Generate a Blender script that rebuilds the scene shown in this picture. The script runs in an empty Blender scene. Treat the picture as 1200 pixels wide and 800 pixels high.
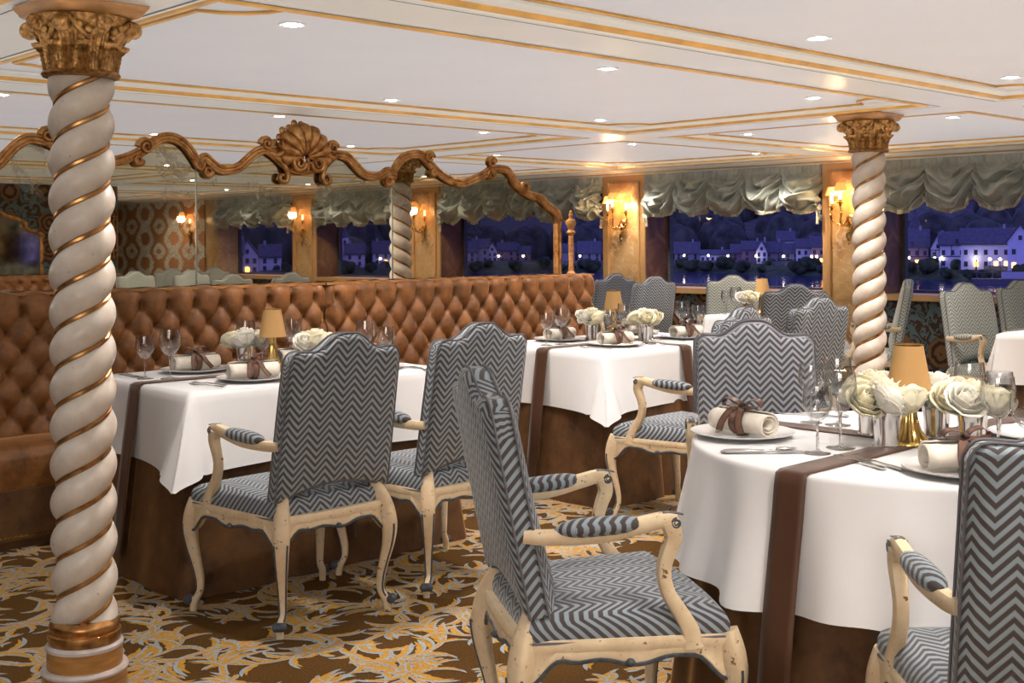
import bpy, bmesh, math, random
from math import sin, cos, pi, sqrt, radians as R, atan2, exp, floor as fl
from mathutils import Vector as V, Matrix as M
random.seed(7)
SC = bpy.context.scene
COL = SC.collection
# ------------------------------------------------------------------ camera
F, YH, H = 1412.0, 282.8, 1.32
TH, RO = R(46.42), R(-0.367)
cs, cc = sin(TH), cos(TH)
cam_d = bpy.data.cameras.new('camera'); cam = bpy.data.objects.new('camera', cam_d); COL.objects.link(cam)
fwd = V((cc, cs, 0)); right = V((cs, -cc, 0)); up = V((0, 0, 1))
mw = M((right, up, -fwd)).transposed().to_4x4()
mw = M.Translation((0, 0, H)) @ mw @ M.Rotation(RO, 4, 'Z')
cam.matrix_world = mw
cam_d.sensor_width = 36; cam_d.lens = 36 * F / 1200
cam_d.shift_y = -(400 - YH) / 1200
cam_d.clip_start = .05; cam_d.clip_end = 3000
SC.camera = cam
# ------------------------------------------------------------------ materials
MATS = {}
class NT:
    def __init__(s, name):
        m = bpy.data.materials.new(name); m.use_nodes = True
        s.m = m; s.t = m.node_tree; s.b = s.t.nodes['Principled BSDF']; s.o = s.t.nodes['Material Output']
        MATS[name] = m
    def n(s, ty, _set=None, **kw):
        d = s.t.nodes.new(ty)
        for k, v in (_set or {}).items(): setattr(d, k, v)
        for k, v in kw.items():
            k = int(k[1:]) if k[0] == 'i' and k[1:].isdigit() else k.replace('_', ' ')
            s.put(d.inputs[k], v)
        return d
    def put(s, sock, v):
        if isinstance(v, bpy.types.NodeSocket): s.t.links.new(v, sock)
        elif isinstance(v, bpy.types.Node): s.t.links.new(v.outputs[0], sock)
        else:
            if sock.type == 'RGBA' and len(v) == 3: v = (*v, 1)
            sock.default_value = v
    def set(s, **kw):
        for k, v in kw.items(): s.put(s.b.inputs[k.replace('_', ' ')], v)
        return s
    def math(s, op, a, b=0.0, c=None):
        d = s.t.nodes.new('ShaderNodeMath'); d.operation = op
        s.put(d.inputs[0], a); s.put(d.inputs[1], b)
        if c is not None: s.put(d.inputs[2], c)
        return d.outputs[0]
    def mix(s, f, a, b):
        d = s.t.nodes.new('ShaderNodeMix'); d.data_type = 'RGBA'
        s.put(d.inputs[0], f); s.put(d.inputs[6], a); s.put(d.inputs[7], b)
        return d.outputs[2]
    def noise(s, scale, detail=3, vec=None, rough=.5, dist=0):
        d = s.n('ShaderNodeTexNoise', Scale=scale, Detail=detail, Roughness=rough, Distortion=dist)
        if vec is None: vec = s.obj()
        s.put(d.inputs['Vector'], vec); return d.outputs[0]
    def obj(s):
        return s.n('ShaderNodeTexCoord').outputs['Object']
    def ramp(s, f, *st):
        d = s.t.nodes.new('ShaderNodeValToRGB'); s.put(d.inputs[0], f)
        e = d.color_ramp.elements
        while len(e) < len(st): e.new(.5)
        for el, (p, c) in zip(e, st):
            el.position = p; el.color = (*c, 1) if len(c) == 3 else c
        return d.outputs[0]
    def mr(s, f, a, b, c=0., d=1.):
        n = s.n('ShaderNodeMapRange', i0=f, i1=a, i2=b, i3=c, i4=d); return n.outputs[0]
    def bump(s, h, st=.3, dist=.01):
        d = s.n('ShaderNodeBump', Strength=st, Distance=dist, Height=h)
        s.t.links.new(d.outputs[0], s.b.inputs['Normal']); return s
def simple(name, c, rough=.6, metal=0., var=.0, sc=20, emit=0, spec=.5, sheen=0):
    a = NT(name)
    col = c
    if var: col = a.mix(a.mr(a.noise(sc, 4), .35, .65), tuple(x*(1-var) for x in c), tuple(min(1, x*(1+var)) for x in c))
    a.set(Base_Color=col, Roughness=rough, Metallic=metal)
    a.put(a.b.inputs['Specular IOR Level'], spec)
    if sheen: a.set(Sheen_Weight=sheen, Sheen_Roughness=.4)
    if emit: a.set(Emission_Color=c, Emission_Strength=emit)
    return a.m
def build_mats():
    # chevron weave
    for nm, lt, dk, rough in (('chevron', (.35, .42, .48), (.085, .068, .065), .8), ('chevron_pale', (.50, .54, .49), (.24, .25, .23), .75), ('chevron_lit', (.42, .47, .54), (.105, .085, .085), .8)):  # last entry: paler copy of the weave, front light put into its colour
        a = NT(nm); uv = a.n('ShaderNodeUVMap'); sp = a.n('ShaderNodeSeparateXYZ', i0=uv)
        u, v = sp.outputs[0], sp.outputs[1]
        t = a.math('PINGPONG', a.math('ADD', u, 10.0), .0425)
        w = a.math('SINE', a.math('MULTIPLY', a.math('ADD', v, t), 2*pi/.0255))
        f = a.mr(w, -.3, .35)
        th = a.math('SINE', a.math('MULTIPLY', a.math('SUBTRACT', u, v), 2*pi/.0045))
        f2 = a.math('MULTIPLY', f, a.mr(th, -1, 1, .78, 1.0))
        a.set(Base_Color=a.mix(f2, dk, lt), Roughness=rough, Sheen_Weight=.35, Sheen_Roughness=.4)
        a.bump(a.math('ADD', f, a.math('MULTIPLY', th, .35)), .35, .002)
    a = NT('cream_wood'); n1 = a.noise(14, 6, rough=.65); n2 = a.noise(90, 3)
    c = a.mix(a.mr(n1, .3, .7), (.66, .51, .325), (.81, .68, .48))
    c = a.mix(a.mr(a.math('MULTIPLY', a.noise(38, 5, rough=.7), a.mr(n2, .2, .8, .8, 1.2)), .635, .69), c, (.20, .10, .045))
    a.set(Base_Color=c, Roughness=.42).bump(n2, .15, .003)
    simple('cord', (.17, .165, .175), .8)
    simple('slate_trim', (.075, .085, .10), .4, var=.3, sc=60)
    a = NT('gold'); n1 = a.noise(22, 4)
    a.set(Base_Color=a.mix(a.mr(n1, .35, .65), (.34, .150, .045), (.66, .38, .15)), Metallic=.9, Roughness=a.mr(n1, .3, .7, .26, .42)).bump(n1, .10, .003)
    a = NT('old_gold'); n1 = a.noise(60, 6, rough=.6)
    a.set(Base_Color=a.mix(a.mr(n1, .35, .65), (.20, .085, .022), (.60, .34, .11)), Metallic=.6, Roughness=.42).bump(n1, .3, .006)
    a = NT('wood_gold'); n1 = a.noise(9, 5, vec=a.n('ShaderNodeMapping', Vector=a.obj(), Scale=(1, 1, 6)).outputs[0])
    a.set(Base_Color=a.mix(a.mr(n1, .3, .7), (.30, .13, .035), (.56, .29, .09)), Roughness=.33)
    simple('gold_line', (.62, .36, .09), .35, .35, var=.15, sc=8)
    simple('brass', (.80, .55, .20), .16, 1.0)
    simple('silver', (.88, .86, .84), .09, 1.0)
    simple('steel', (.78, .78, .78), .14, 1.0)
    a = NT('column_paint'); n1 = a.noise(16, 6, rough=.6); n2 = a.noise(60, 4)
    c = a.mix(a.mr(n1, .3, .7), (.66, .58, .50), (.80, .74, .67))
    c = a.mix(a.mr(n2, .70, .76), c, (.30, .2, .12))
    a.set(Base_Color=c, Roughness=.33).bump(n1, .1, .01)
    simple('base_band', (.66, .60, .58), .4, var=.1)
    # ceiling
    a = NT('ceiling_paint'); a.set(Base_Color=a.mix(a.noise(3, 3), (.63, .64, .67), (.67, .68, .71)), Roughness=.62)
    a = NT('beam_paint'); a.set(Base_Color=a.mix(a.noise(2.5, 3), (.56, .54, .49), (.66, .64, .59)), Roughness=.34)
    simple('moulding_paint', (.70, .70, .66), .5)
    simple('dark_line', (.10, .10, .08), .6)
    # textiles
    a = NT('linen'); a.set(Base_Color=a.mix(a.noise(6, 3), (.74, .73, .74), (.80, .79, .79)), Roughness=.8, Sheen_Weight=.1).bump(a.noise(400, 2), .08, .002)
    simple('napkin_cloth', (.82, .76, .67), .85, var=.05, sc=40)
    a = NT('brown_velvet'); n1 = a.noise(9, 6, rough=.65)
    a.set(Base_Color=a.mix(a.mr(n1, .3, .7), (.050, .019, .005), (.165, .072, .020)), Roughness=.7, Sheen_Weight=.9, Sheen_Roughness=.35, Sheen_Tint=(.9, .5, .2))
    a = NT('rust_velvet'); n1 = a.noise(11, 7, rough=.7)
    a.set(Base_Color=a.mix(a.mr(n1, .3, .7), (.125, .047, .011), (.36, .148, .042)), Roughness=.5, Sheen_Weight=.8, Sheen_Roughness=.25, Sheen_Tint=(1, .55, .25)).bump(a.noise(28, 4, dist=1.), .25, .01)
    simple('satin_brown', (.080, .029, .010), .48, var=.15, sc=5, sheen=.3)
    simple('ribbon_brown', (.15, .066, .036), .4, var=.2, sc=60)
    simple('ribbon_dark', (.05, .02, .015), .5)
    a = NT('silk'); n1 = a.noise(7, 4); wv = a.noise(160, 2)
    a.set(Base_Color=a.mix(a.mr(n1, .3, .7), (.33, .35, .31), (.52, .55, .49)), Roughness=.34, Sheen_Weight=.3).bump(a.noise(26, 4, dist=.6), .25, .012)
    simple('fringe', (.55, .52, .40), .7, var=.4, sc=200)
    # carpet
    cn = lambda nm, c, d: NT(nm)
    for nm, c1, c2 in (('carpet_brown', (.075, .034, .007), (.150, .072, .016)), ('carpet_ochre', (.46, .24, .035), (.62, .36, .07)), ('carpet_blue', (.28, .315, .34), (.42, .46, .49))):
        a = NT(nm); n1 = a.noise(160, 3); a.set(Base_Color=a.mix(a.mr(n1, .3, .7), c1, c2), Roughness=.95).bump(n1, .5, .004)
        a.put(a.b.inputs['Specular IOR Level'], .15)
    # marble
    a = NT('marble'); n1 = a.noise(3.2, 7, rough=.62, dist=.8); n2 = a.noise(2.1, 5, dist=2.4)
    c = a.ramp(n1, (.3, (.28, .15, .055)), (.5, (.50, .32, .14)), (.68, (.62, .45, .24)))
    c = a.mix(a.mr(a.math('ABSOLUTE', a.math('SUBTRACT', n2, .5)), .0, .012, .55, 0.), c, (.75, .66, .52))
    a.set(Base_Color=c, Roughness=.3)
    a = NT('marble_dark'); n1 = a.noise(4, 7, rough=.62, dist=.8)
    a.set(Base_Color=a.ramp(n1, (.3, (.075, .03, .010)), (.5, (.17, .08, .026)), (.7, (.32, .18, .07))), Roughness=.35)
    a = NT('pine_gold'); n1 = a.noise(5, 5)
    a.set(Base_Color=a.mix(n1, (.46, .27, .10), (.64, .41, .18)), Roughness=.4, Metallic=.15)
    # suzani wallpaper (lower wall) and ogee damask
    a = NT('suzani'); ob = a.obj()
    def rings(cell, rnd):
        vo = a.n('ShaderNodeTexVoronoi', Scale=cell, Randomness=rnd, Vector=ob); vo.voronoi_dimensions = '3D'
        return vo.outputs['Distance']
    d1 = rings(2.6, .35); nz = a.noise(14, 3, dist=1.2)
    dd = a.math('ADD', d1, a.math('MULTIPLY', a.math('SUBTRACT', nz, .5), .10))
    pet = a.math('SINE', a.math('MULTIPLY', dd, 46.))
    m1 = a.mr(pet, -.15, .15)
    leaf = a.mr(a.noise(11, 2, dist=2.2), .50, .53)
    base = a.mix(leaf, (.095, .15, .155), (.055, .022, .008))
    inside = a.mr(dd, .36, .34)
    circ = a.mix(m1, (.040, .015, .006), (.19, .095, .032))
    a.set(Base_Color=a.mix(inside, base, circ), Roughness=.8)
    a = NT('damask'); uv = a.n('ShaderNodeUVMap'); sp = a.n('ShaderNodeSeparateXYZ', i0=uv); u, v = sp.outputs[0], sp.outputs[1]
    # ogee lattice: columns 0.34 m wide, 0.62 m tall
    nz = a.math('MULTIPLY', a.math('SUBTRACT', a.noise(9, 3, vec=uv.outputs[0], dist=1.2), .5), .16)
    sw = a.math('MULTIPLY', a.math('SINE', a.math('MULTIPLY', v, 2*pi/.80)), .25)
    x0 = a.math('ADD', a.math('DIVIDE', u, .95), nz)
    cA = a.math('COSINE', a.math('MULTIPLY', a.math('ADD', x0, sw), pi)); cB = a.math('COSINE', a.math('MULTIPLY', a.math('SUBTRACT', x0, sw), pi))
    g = a.math('ABSOLUTE', a.math('MULTIPLY', cA, cB))
    band = a.math('SINE', a.math('ADD', a.math('MULTIPLY', g, 9.), .9))
    f = a.mr(band, -.1, .3)
    c = a.mix(f, (.40, .18, .06), (.70, .72, .60))
    n2 = a.mr(a.noise(34, 3, vec=uv.outputs[0], dist=1.5), .46, .54)
    c = a.mix(f, (.40, .18, .06), (.70, .72, .60))
    c = a.mix(a.math('MULTIPLY', n2, .6), c, (.22, .09, .03))
    a.set(Base_Color=c, Roughness=.75)
    # mirror: old silvered glass
    a = NT('mirror'); n1 = a.noise(5.5, 6, rough=.7, dist=.6); n2 = a.noise(30, 4)
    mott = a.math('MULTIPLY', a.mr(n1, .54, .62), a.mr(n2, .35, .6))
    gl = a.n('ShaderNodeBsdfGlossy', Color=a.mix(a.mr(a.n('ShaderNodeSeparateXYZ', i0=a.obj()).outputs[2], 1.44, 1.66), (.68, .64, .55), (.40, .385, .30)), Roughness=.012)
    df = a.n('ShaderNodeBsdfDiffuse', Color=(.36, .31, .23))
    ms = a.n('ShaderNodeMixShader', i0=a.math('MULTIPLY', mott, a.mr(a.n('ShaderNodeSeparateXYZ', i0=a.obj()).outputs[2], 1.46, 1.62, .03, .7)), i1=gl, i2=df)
    a.put(a.o.inputs[0], ms)
    a = NT('mirror_dim'); a.set(Base_Color=a.mix(a.mr(a.noise(8, 5), .4, .6), (.16, .15, .12), (.32, .31, .26)), Metallic=1., Roughness=.06)
    a = NT('mirror_edge'); a.set(Base_Color=(.30, .36, .33), Metallic=.6, Roughness=.15)
    # glass
    def thin(nm, tint, ior, gain=1.0, rough=0., pw=5.0, edge=1.):
        a = NT(nm); lw = a.n('ShaderNodeLayerWeight', Blend=.5)
        fr = a.math('ADD', a.math('MULTIPLY', a.math('POWER', lw.outputs['Facing'], pw), 1-ior), ior)
        tr = a.n('ShaderNodeBsdfTransparent', Color=a.mix(a.math('POWER', lw.outputs['Facing'], 3.0), tint, tuple(q*edge for q in tint))); gs = a.n('ShaderNodeBsdfGlossy', Color=(1, 1, 1), Roughness=rough)
        a.put(a.o.inputs[0], a.n('ShaderNodeMixShader', i0=a.math('MULTIPLY', fr, gain), i1=tr, i2=gs)); a.t.nodes.remove(a.b)
    thin('window_glass', (.95, .95, 1.0), .02)
    thin('glass', (.95, .955, .96), .06, .95, pw=2.4, edge=.55)
    a = NT('crystal'); a.set(Base_Color=(1, 1, 1), Roughness=.0, IOR=1.45, Transmission_Weight=1.)
    simple('porcelain', (.80, .79, .78), .14)
    simple('rose_petal', (.93, .87, .66), .6, var=.08, sc=30, sheen=.2)
    simple('rose_white', (.94, .91, .82), .6, var=.06, sc=30, sheen=.2)
    simple('leaf_green', (.05, .09, .02), .5)
    a = NT('lamp_tan'); a.set(Base_Color=(.55, .34, .135), Roughness=.7, Emission_Color=(.62, .36, .13), Emission_Strength=.05)
    a = NT('sconce_shade'); a.set(Base_Color=(.85, .45, .16), Roughness=.8, Emission_Color=(1., .40, .10), Emission_Strength=.75)
    a = NT('candle_glow'); a.set(Base_Color=(.95, .9, .8), Emission_Color=(1., .80, .48), Emission_Strength=2.6)
    a = NT('spot_glow'); a.set(Base_Color=(1, 1, 1), Emission_Color=(1., .98, .95), Emission_Strength=60.)
    simple('fixture_white', (.75, .75, .75), .4)
    a = NT('warm_glow'); a.set(Base_Color=(1, .5, .1), Emission_Color=(1., .42, .06), Emission_Strength=9.)
    a = NT('yellow_glow'); a.set(Base_Color=(1, .8, .4), Emission_Color=(1., .75, .28), Emission_Strength=14.)
    a = NT('street_glow'); a.set(Base_Color=(1, .9, .7), Emission_Color=(1., .86, .55), Emission_Strength=16.)
    # outside
    simple('house_white', (.74, .76, .78), .9, var=.05, sc=.5); simple('house_pink', (.36, .25, .26), .9, var=.05, sc=.5); simple('house_grey', (.34, .34, .36), .9)
    simple('slate_roof', (.10, .10, .12), .8, var=.2, sc=1.5); simple('timber', (.06, .04, .04), .9); simple('dark_pane', (.03, .03, .05), .2)
    a = NT('water'); mp = a.n('ShaderNodeMapping', Vector=a.obj(), Scale=(1, .22, 1))
    a.set(Base_Color=(.03, .03, .12), Roughness=.10, IOR=1.33).bump(a.noise(.8, 2, vec=mp.outputs[0]), .30, .12)
    a = NT('hill'); n1 = a.noise(.03, 4); wv = a.n('ShaderNodeTexWave', Vector=a.n('ShaderNodeMapping', Vector=a.obj(), Rotation=(0, 0, .5)).outputs[0], Scale=.12, Distortion=1.)
    f = a.math('MULTIPLY', a.mr(n1, .45, .55), a.mr(wv.outputs[1], .3, .7))
    a.set(Base_Color=a.mix(f, a.mix(a.noise(.02, 3), (.075, .085, .06), (.16, .10, .15)), (.06, .10, .05)), Roughness=1.)
    simple('forest', (.060, .068, .050), 1., var=.5, sc=.3); simple('bush', (.05, .075, .03), 1., var=.5, sc=.8)
    simple('bank_grass', (.045, .075, .025), 1., var=.4, sc=.4); simple('stone_wall', (.16, .15, .16), .9, var=.2, sc=1.)
    simple('boat_white', (.5, .5, .52), .5)
    simple('plaster', (.30, .22, .13), .8)
    simple('back_room', (.12, .09, .06), .8)
build_mats()
# ------------------------------------------------------------------ mesh builder
class MB:
    def __init__(s): s.v = []; s.f = []; s.uv = []; s.mi = []; s.xf = None
    def av(s, p, uv=(0, 0)):
        p = V(p)
        if s.xf is not None: p = s.xf @ p
        s.v.append(p); s.uv.append(uv); return len(s.v) - 1
    def af(s, idx, m=0): s.f.append(tuple(idx)); s.mi.append(m)
    def grid(s, fn, nu, nv, m=0, cu=False, cv=False, flip=False, uvf=None):
        b = len(s.v)
        for j in range(nv if cv else nv + 1):
            for i in range(nu if cu else nu + 1):
                p = fn(i/nu, j/nv); s.av(p, uvf(i/nu, j/nv, p) if uvf else (i/nu, j/nv))
        w = nu if cu else nu + 1; hh = nv if cv else nv + 1
        for j in range(nv):
            for i in range(nu):
                a, c = b + j*w + i, b + j*w + (i+1) % w
                jj = (j+1) % hh
                d, e = b + jj*w + (i+1) % w, b + jj*w + i
                q = (a, c, d, e); s.af(q[::-1] if flip else q, m)
        return s
    def box(s, x0, x1, y0, y1, z0, z1, m=0):
        c = [s.av((x, y, z), (x + y, z)) for z in (z0, z1) for x, y in ((x0, y0), (x1, y0), (x1, y1), (x0, y1))]
        for q in ((3, 2, 1, 0), (4, 5, 6, 7), (0, 1, 5, 4), (1, 2, 6, 5), (2, 3, 7, 6), (3, 0, 4, 7)): s.af([c[i] for i in q], m)
        return s
    def lathe(s, prof, n=24, c=(0, 0, 0), m=0, mul=None, caps=True, ax=None):
        b = len(s.v); k = len(prof)
        for (r, z) in prof:
            for i in range(n):
                t = 2*pi*i/n; rr = r*(mul(t, z) if mul else 1)
                p = V((rr*cos(t), rr*sin(t), z))
                if ax is not None: p = ax @ p
                s.av(p + V(c), (t/(2*pi), z))
        for j in range(k-1):
            for i in range(n):
                s.af((b+j*n+i, b+j*n+(i+1) % n, b+(j+1)*n+(i+1) % n, b+(j+1)*n+i), m)
        if caps:
            s.af([b+i for i in range(n)][::-1], m); s.af([b+(k-1)*n+i for i in range(n)], m)
        return s
    def sweep(s, path, sec, n=8, m=0, closed=False, caps=True, upv=None, uvs=False, sq=2.):
        """sec: radius, (ra, rb), list per point or callable(i, t)"""
        P = [V(p) for p in path]; K = len(P); T = []
        for i in range(K):
            a = P[i-1] if (i or closed) else P[0]; c = P[(i+1) % K] if (i < K-1 or closed) else P[-1]
            t = (c - a); T.append(t.normalized() if t.length > 1e-9 else V((0, 0, 1)))
        u = V(upv) if upv else (V((0, 0, 1)) if abs(T[0].z) < .9 else V((1, 0, 0)))
        A = []
        a = (u - T[0]*u.dot(T[0])).normalized()
        for i in range(K):
            if upv: a2 = V(upv) - T[i]*V(upv).dot(T[i])
            else: a2 = a - T[i]*a.dot(T[i])
            if a2.length > 1e-6: a = a2.normalized()
            A.append(a)
        b = len(s.v); L = 0
        for i in range(K):
            if i: L += (P[i]-P[i-1]).length
            r = sec(i, i/(K-1 if K > 1 else 1)) if callable(sec) else (sec[i] if isinstance(sec, list) else sec)
            ra, rb = r if isinstance(r, (tuple, list)) else (r, r)
            B = T[i].cross(A[i])
            for k in range(n):
                t = 2*pi*(k+.5)/n; ct, st = cos(t), sin(t)
                if sq != 2.:
                    ct = math.copysign(abs(ct)**(2/sq), ct); st = math.copysign(abs(st)**(2/sq), st)
                s.av(P[i] + B*(ct*ra) + A[i]*(st*rb), (ct*ra*1.0 + .05, L) if uvs else (k/n, L))
        for i in range(K if closed else K-1):
            for k in range(n):
                i2 = (i+1) % K
                s.af((b+i*n+k, b+i*n+(k+1) % n, b+i2*n+(k+1) % n, b+i2*n+k), m)
        if caps and not closed:
            s.af([b+k for k in range(n)][::-1], m); s.af([b+(K-1)*n+k for k in range(n)], m)
        return s
    def ball(s, c, r, n=10, k=6, m=0, sx=1, sy=1, sz=1):
        pr = [(r*sin(pi*i/k), -r*cos(pi*i/k)) for i in range(k+1)]
        pr[0] = (r*.02, -r); pr[-1] = (r*.02, r)
        return s.lathe([(a, z) for a, z in pr], n, c, m, ax=M.Diagonal((sx, sy, sz)))
    def prism(s, poly, fn0, fn1, m=0):
        b = len(s.v); n = len(poly)
        for q in poly: s.av(fn0(q), q)
        for q in poly: s.av(fn1(q), q)
        s.af(list(range(b, b+n))[::-1], m); s.af(list(range(b+n, b+2*n)), m)
        for i in range(n): s.af((b+i, b+(i+1) % n, b+n+(i+1) % n, b+n+i), m)
        return s
    def mesh(s, name, mats, smooth=True, ang=42):
        me = bpy.data.meshes.new(name); me.from_pydata(s.v, [], s.f)
        for mn in (mats if isinstance(mats, (list, tuple)) else [mats]): me.materials.append(MATS[mn])
        me.polygons.foreach_set('material_index', s.mi)
        ul = me.uv_layers.new(name='UVMap')
        flat = []
        for f in s.f:
            for i in f: flat += [s.uv[i][0], s.uv[i][1]]
        ul.data.foreach_set('uv', flat)
        bm = bmesh.new(); bm.from_mesh(me); bmesh.ops.recalc_face_normals(bm, faces=bm.faces); bm.to_mesh(me); bm.free()
        if smooth:
            me.polygons.foreach_set('use_smooth', [True]*len(me.polygons)); me.set_sharp_from_angle(angle=R(ang))
        me.update(); return me
    def obj(s, name, mats, parent=None, smooth=True, ang=42):
        return link(bpy.data.objects.new(name, s.mesh(name, mats, smooth, ang)), parent)
def link(o, parent=None):
    COL.objects.link(o)
    if parent is not None: o.parent = parent
    return o
def tag(o, label, cat, group=None, kind=None):
    o['label'] = label; o['category'] = cat
    if group: o['group'] = group
    if kind: o['kind'] = kind
    return o
def struct(o): o['kind'] = 'structure'; return o
def empty(name, loc, rz=0.):
    o = bpy.data.objects.new(name, None); o.location = loc; o.rotation_euler = (0, 0, rz); o.empty_display_size = .1
    return link(o)
KIDS = {}
def copy_tree(o, loc, rz, label, cat=None, group=None):
    c = o.copy(); COL.objects.link(c); c.location = loc; c.rotation_euler = (0, 0, rz); c.scale = (1, 1, 1)
    for k in list(c.keys()):
        if k == 'group': del c[k]
    tag(c, label, cat or o['category'], group)
    def rec(src, dst):
        for ch in src.children:
            d = ch.copy(); COL.objects.link(d); d.parent = dst; rec(ch, d)
    rec(o, c)
    return c
class Proto:
    """first call moves the prototype itself, later calls copy it"""
    def __init__(s, root): s.root = root; s.used = False
    def put(s, loc, rz, label, cat=None, group=None):
        if not s.used:
            s.used = True; r = s.root; r.location = loc; r.rotation_euler = (0, 0, rz); tag(r, label, cat or r['category'], group); return r
        return copy_tree(s.root, loc, rz, label, cat, group)
def sstep(a, b, x):
    t = max(0., min(1., (x-a)/(b-a))); return t*t*(3-2*t)
def crv(pts, n=6, closed=False):
    """Catmull-Rom through points"""
    P = [V(p) for p in pts]; out = []; K = len(P)
    for i in range(K if closed else K-1):
        g = lambda j: P[j % K] if closed else P[max(0, min(K-1, j))]
        a, b, c, d = g(i-1), g(i), g(i+1), g(i+2)
        for k in range(n):
            t = k/n
            out.append(.5*((2*b) + (c-a)*t + (2*a-5*b+4*c-d)*t*t + (3*b-a-3*c+d)*t**3))
    if not closed: out.append(P[-1])
    return out
# ------------------------------------------------------------------ armchair
def make_chair(fabric):
    root = empty('dining_armchair', (0, 0, 0)); root['category'] = 'chair'
    # backrest
    w, t = .226, .078
    zb, lean = .45, .18
    def ztop(x):
        a = abs(x)/w
        z = .952 + .058*(1 - sstep(.10, .62, a)) + .004*sin(pi*min(1, max(0, (a-.6)/.4)))
        if a > .86: z -= .028*((a-.86)/.14)**2.4
        return z
    out = []
    N = 44
    for i in range(N+1):
        x = w*(1 - 2*i/N); out.append((x, ztop(x)))
    for k in range(1, 8): out.append((-w - .008*(k/8), .924 - (.924-zb)*k/8))
    for i in range(N//2+1):
        x = -(w+.008) + 2*(w+.008)*i/(N//2); out.append((x, zb + .042*(1-(x/(w+.008))**2)**1.2 if abs(x) < w+.008 else zb))
    for k in range(1, 8): out.append((w + .008*(1-k/8), zb + (.924-zb)*k/8))
    zc = .72
    def ring(y, ins):
        r = []
        for x, z in out:
            sx = (1 - ins/w); sz = 1 - ins/.28
            r.append((x*sx, y - (z-zb)*lean, zc + (z-zc)*sz, x, z))
        return r
    mb = MB(); b0 = 0; rings = []
    for y, ins in ((-t/2, .022), (-t/2+.006, .008), (-t/2+.018, .001), (-t/2+.03, 0), (t/2-.03, 0), (t/2-.018, .002), (t/2-.004, .012), (t/2+.004, .03), (t/2+.012, .07)):
        ids = []
        for (x, yy, z, ox, oz) in ring(y, ins):
            ids.append(mb.av((x, yy-.200, z), (x, z) if y > t/2-.01 else (x + math.copysign(1, ox)*(y+t/2)*(1 if abs(ox) > w*.97 else 0), z + (y+t/2)*(1 if oz > .9 else 0))))
        rings.append(ids)
    n = len(out)
    for a, c in zip(rings, rings[1:]):
        for i in range(n): mb.af((a[i], a[(i+1) % n], c[(i+1) % n], c[i]))
    mb.af(rings[0][::-1]); mb.af(rings[-1])
    back = mb.obj('backrest', fabric, root)
    for yy, ins in ((-t/2+.016, -.002), (t/2-.016, -.001)):
        p = [(x, y2-.200, z) for x, y2, z, _, _ in ring(yy, ins)]
        MB().sweep(p, .0033, 5, closed=True).obj('piping', 'cord', back)
    # seat cushion
    def sring(z, ins):
        r = []
        fw, rw, y0, y1 = .283-ins, .232-ins, -.222+ins, .262-ins
        pts = []
        for i in range(13): u = i/12; pts.append((-rw + 2*rw*u, y0))
        for i in range(1, 13): u = i/12; pts.append((rw + (fw-rw)*u, y0 + (y1-.02-y0)*u))
        for i in range(1, 13): u = i/12; x = fw - 2*fw*u; pts.append((x, y1 - .02 + .022*(1-(x/fw)**2)))
        for i in range(1, 12): u = i/12; pts.append((-fw + (fw-rw)*u, y1-.02 - (y1-.02-y0)*u))
        return [(x, y, z) for x, y in pts]
    mb = MB(); rings = []
    for z, ins in ((.375, .004), (.395, -.004), (.425, -.004), (.443, .003), (.456, .018), (.464, .05), (.470, .11), (.473, .19)):
        rings.append([mb.av(p, (p[0], p[1] + (z-.44)*(1 if ins < .03 else 0))) for p in sring(z, ins)])
    n = len(rings[0])
    for a, c in zip(rings, rings[1:]):
        for i in range(n): mb.af((a[i], a[(i+1) % n], c[(i+1) % n], c[i]))
    mb.af(rings[0][::-1]); mb.af(rings[-1])
    seat = mb.obj('seat', fabric, root)
    MB().sweep(sring(.393, -.006), .0036, 5, closed=True).obj('piping', 'cord', seat)
    # frame rails with serpentine lower edge
    cor = {(1, 1): (.275, .245), (-1, 1): (-.275, .245), (1, -1): (.222, -.228), (-1, -1): (-.222, -.228)}
    mb = MB(); tr = MB()
    for a, c, bow in (((-1, 1), (1, 1), .022), ((1, -1), (1, 1), .008), ((-1, -1), (-1, 1), .008), ((-1, -1), (1, -1), .012)):
        A, B = V((*cor[a], 0)), V((*cor[c], 0)); d = (B-A); L = d.length; d.normalize()
        nrm = V((d.y, -d.x, 0))
        if nrm.dot((A+B)/2) < 0: nrm = -nrm
        def low(s):
            e = min(s, 1-s)
            return .352 - .060*(1-sstep(0, .17, e)) - .013*(.5+.5*cos(2*pi*(s-.5)*2.6))*sstep(.18, .3, e) + .004*sin(s*pi*6)
        K = 28; rows = []
        for i in range(K+1):
            s = i/K; p = A + d*(L*s) + nrm*bow*(1-(2*s-1)**2)
            z0 = low(s)
            row = []
            for o, z in ((-.014, z0), (.010, z0), (.014, z0+.012), (.010, z0+.024), (.012, .372), (.016, .388), (.010, .40), (-.014, .40)):
                q = p + nrm*o; row.append(mb.av((q.x, q.y, z), (L*s, z)))
            rows.append(row)
        for r0, r1 in zip(rows, rows[1:]):
            for k in range(8): mb.af((r0[k], r0[(k+1) % 8], r1[(k+1) % 8], r1[k]))
        mb.af(rows[0]); mb.af(rows[-1][::-1])
        path = []
        for i in range(K+1):
            s = i/K; p = A + d*(L*s) + nrm*(bow*(1-(2*s-1)**2) + .011); path.append((p.x, p.y, low(s)+.001))
        tr.sweep(path, .0055, 6)
        m = A + d*(L*.5) + nrm*(bow+.016); tr.ball((m.x, m.y, low(.5)+.006), .0125, 8, 5, sz=.8)
    fr = mb.obj('seat_frame', 'cream_wood', root)
    tr.obj('edge_trim', 'slate_trim', fr)
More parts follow.
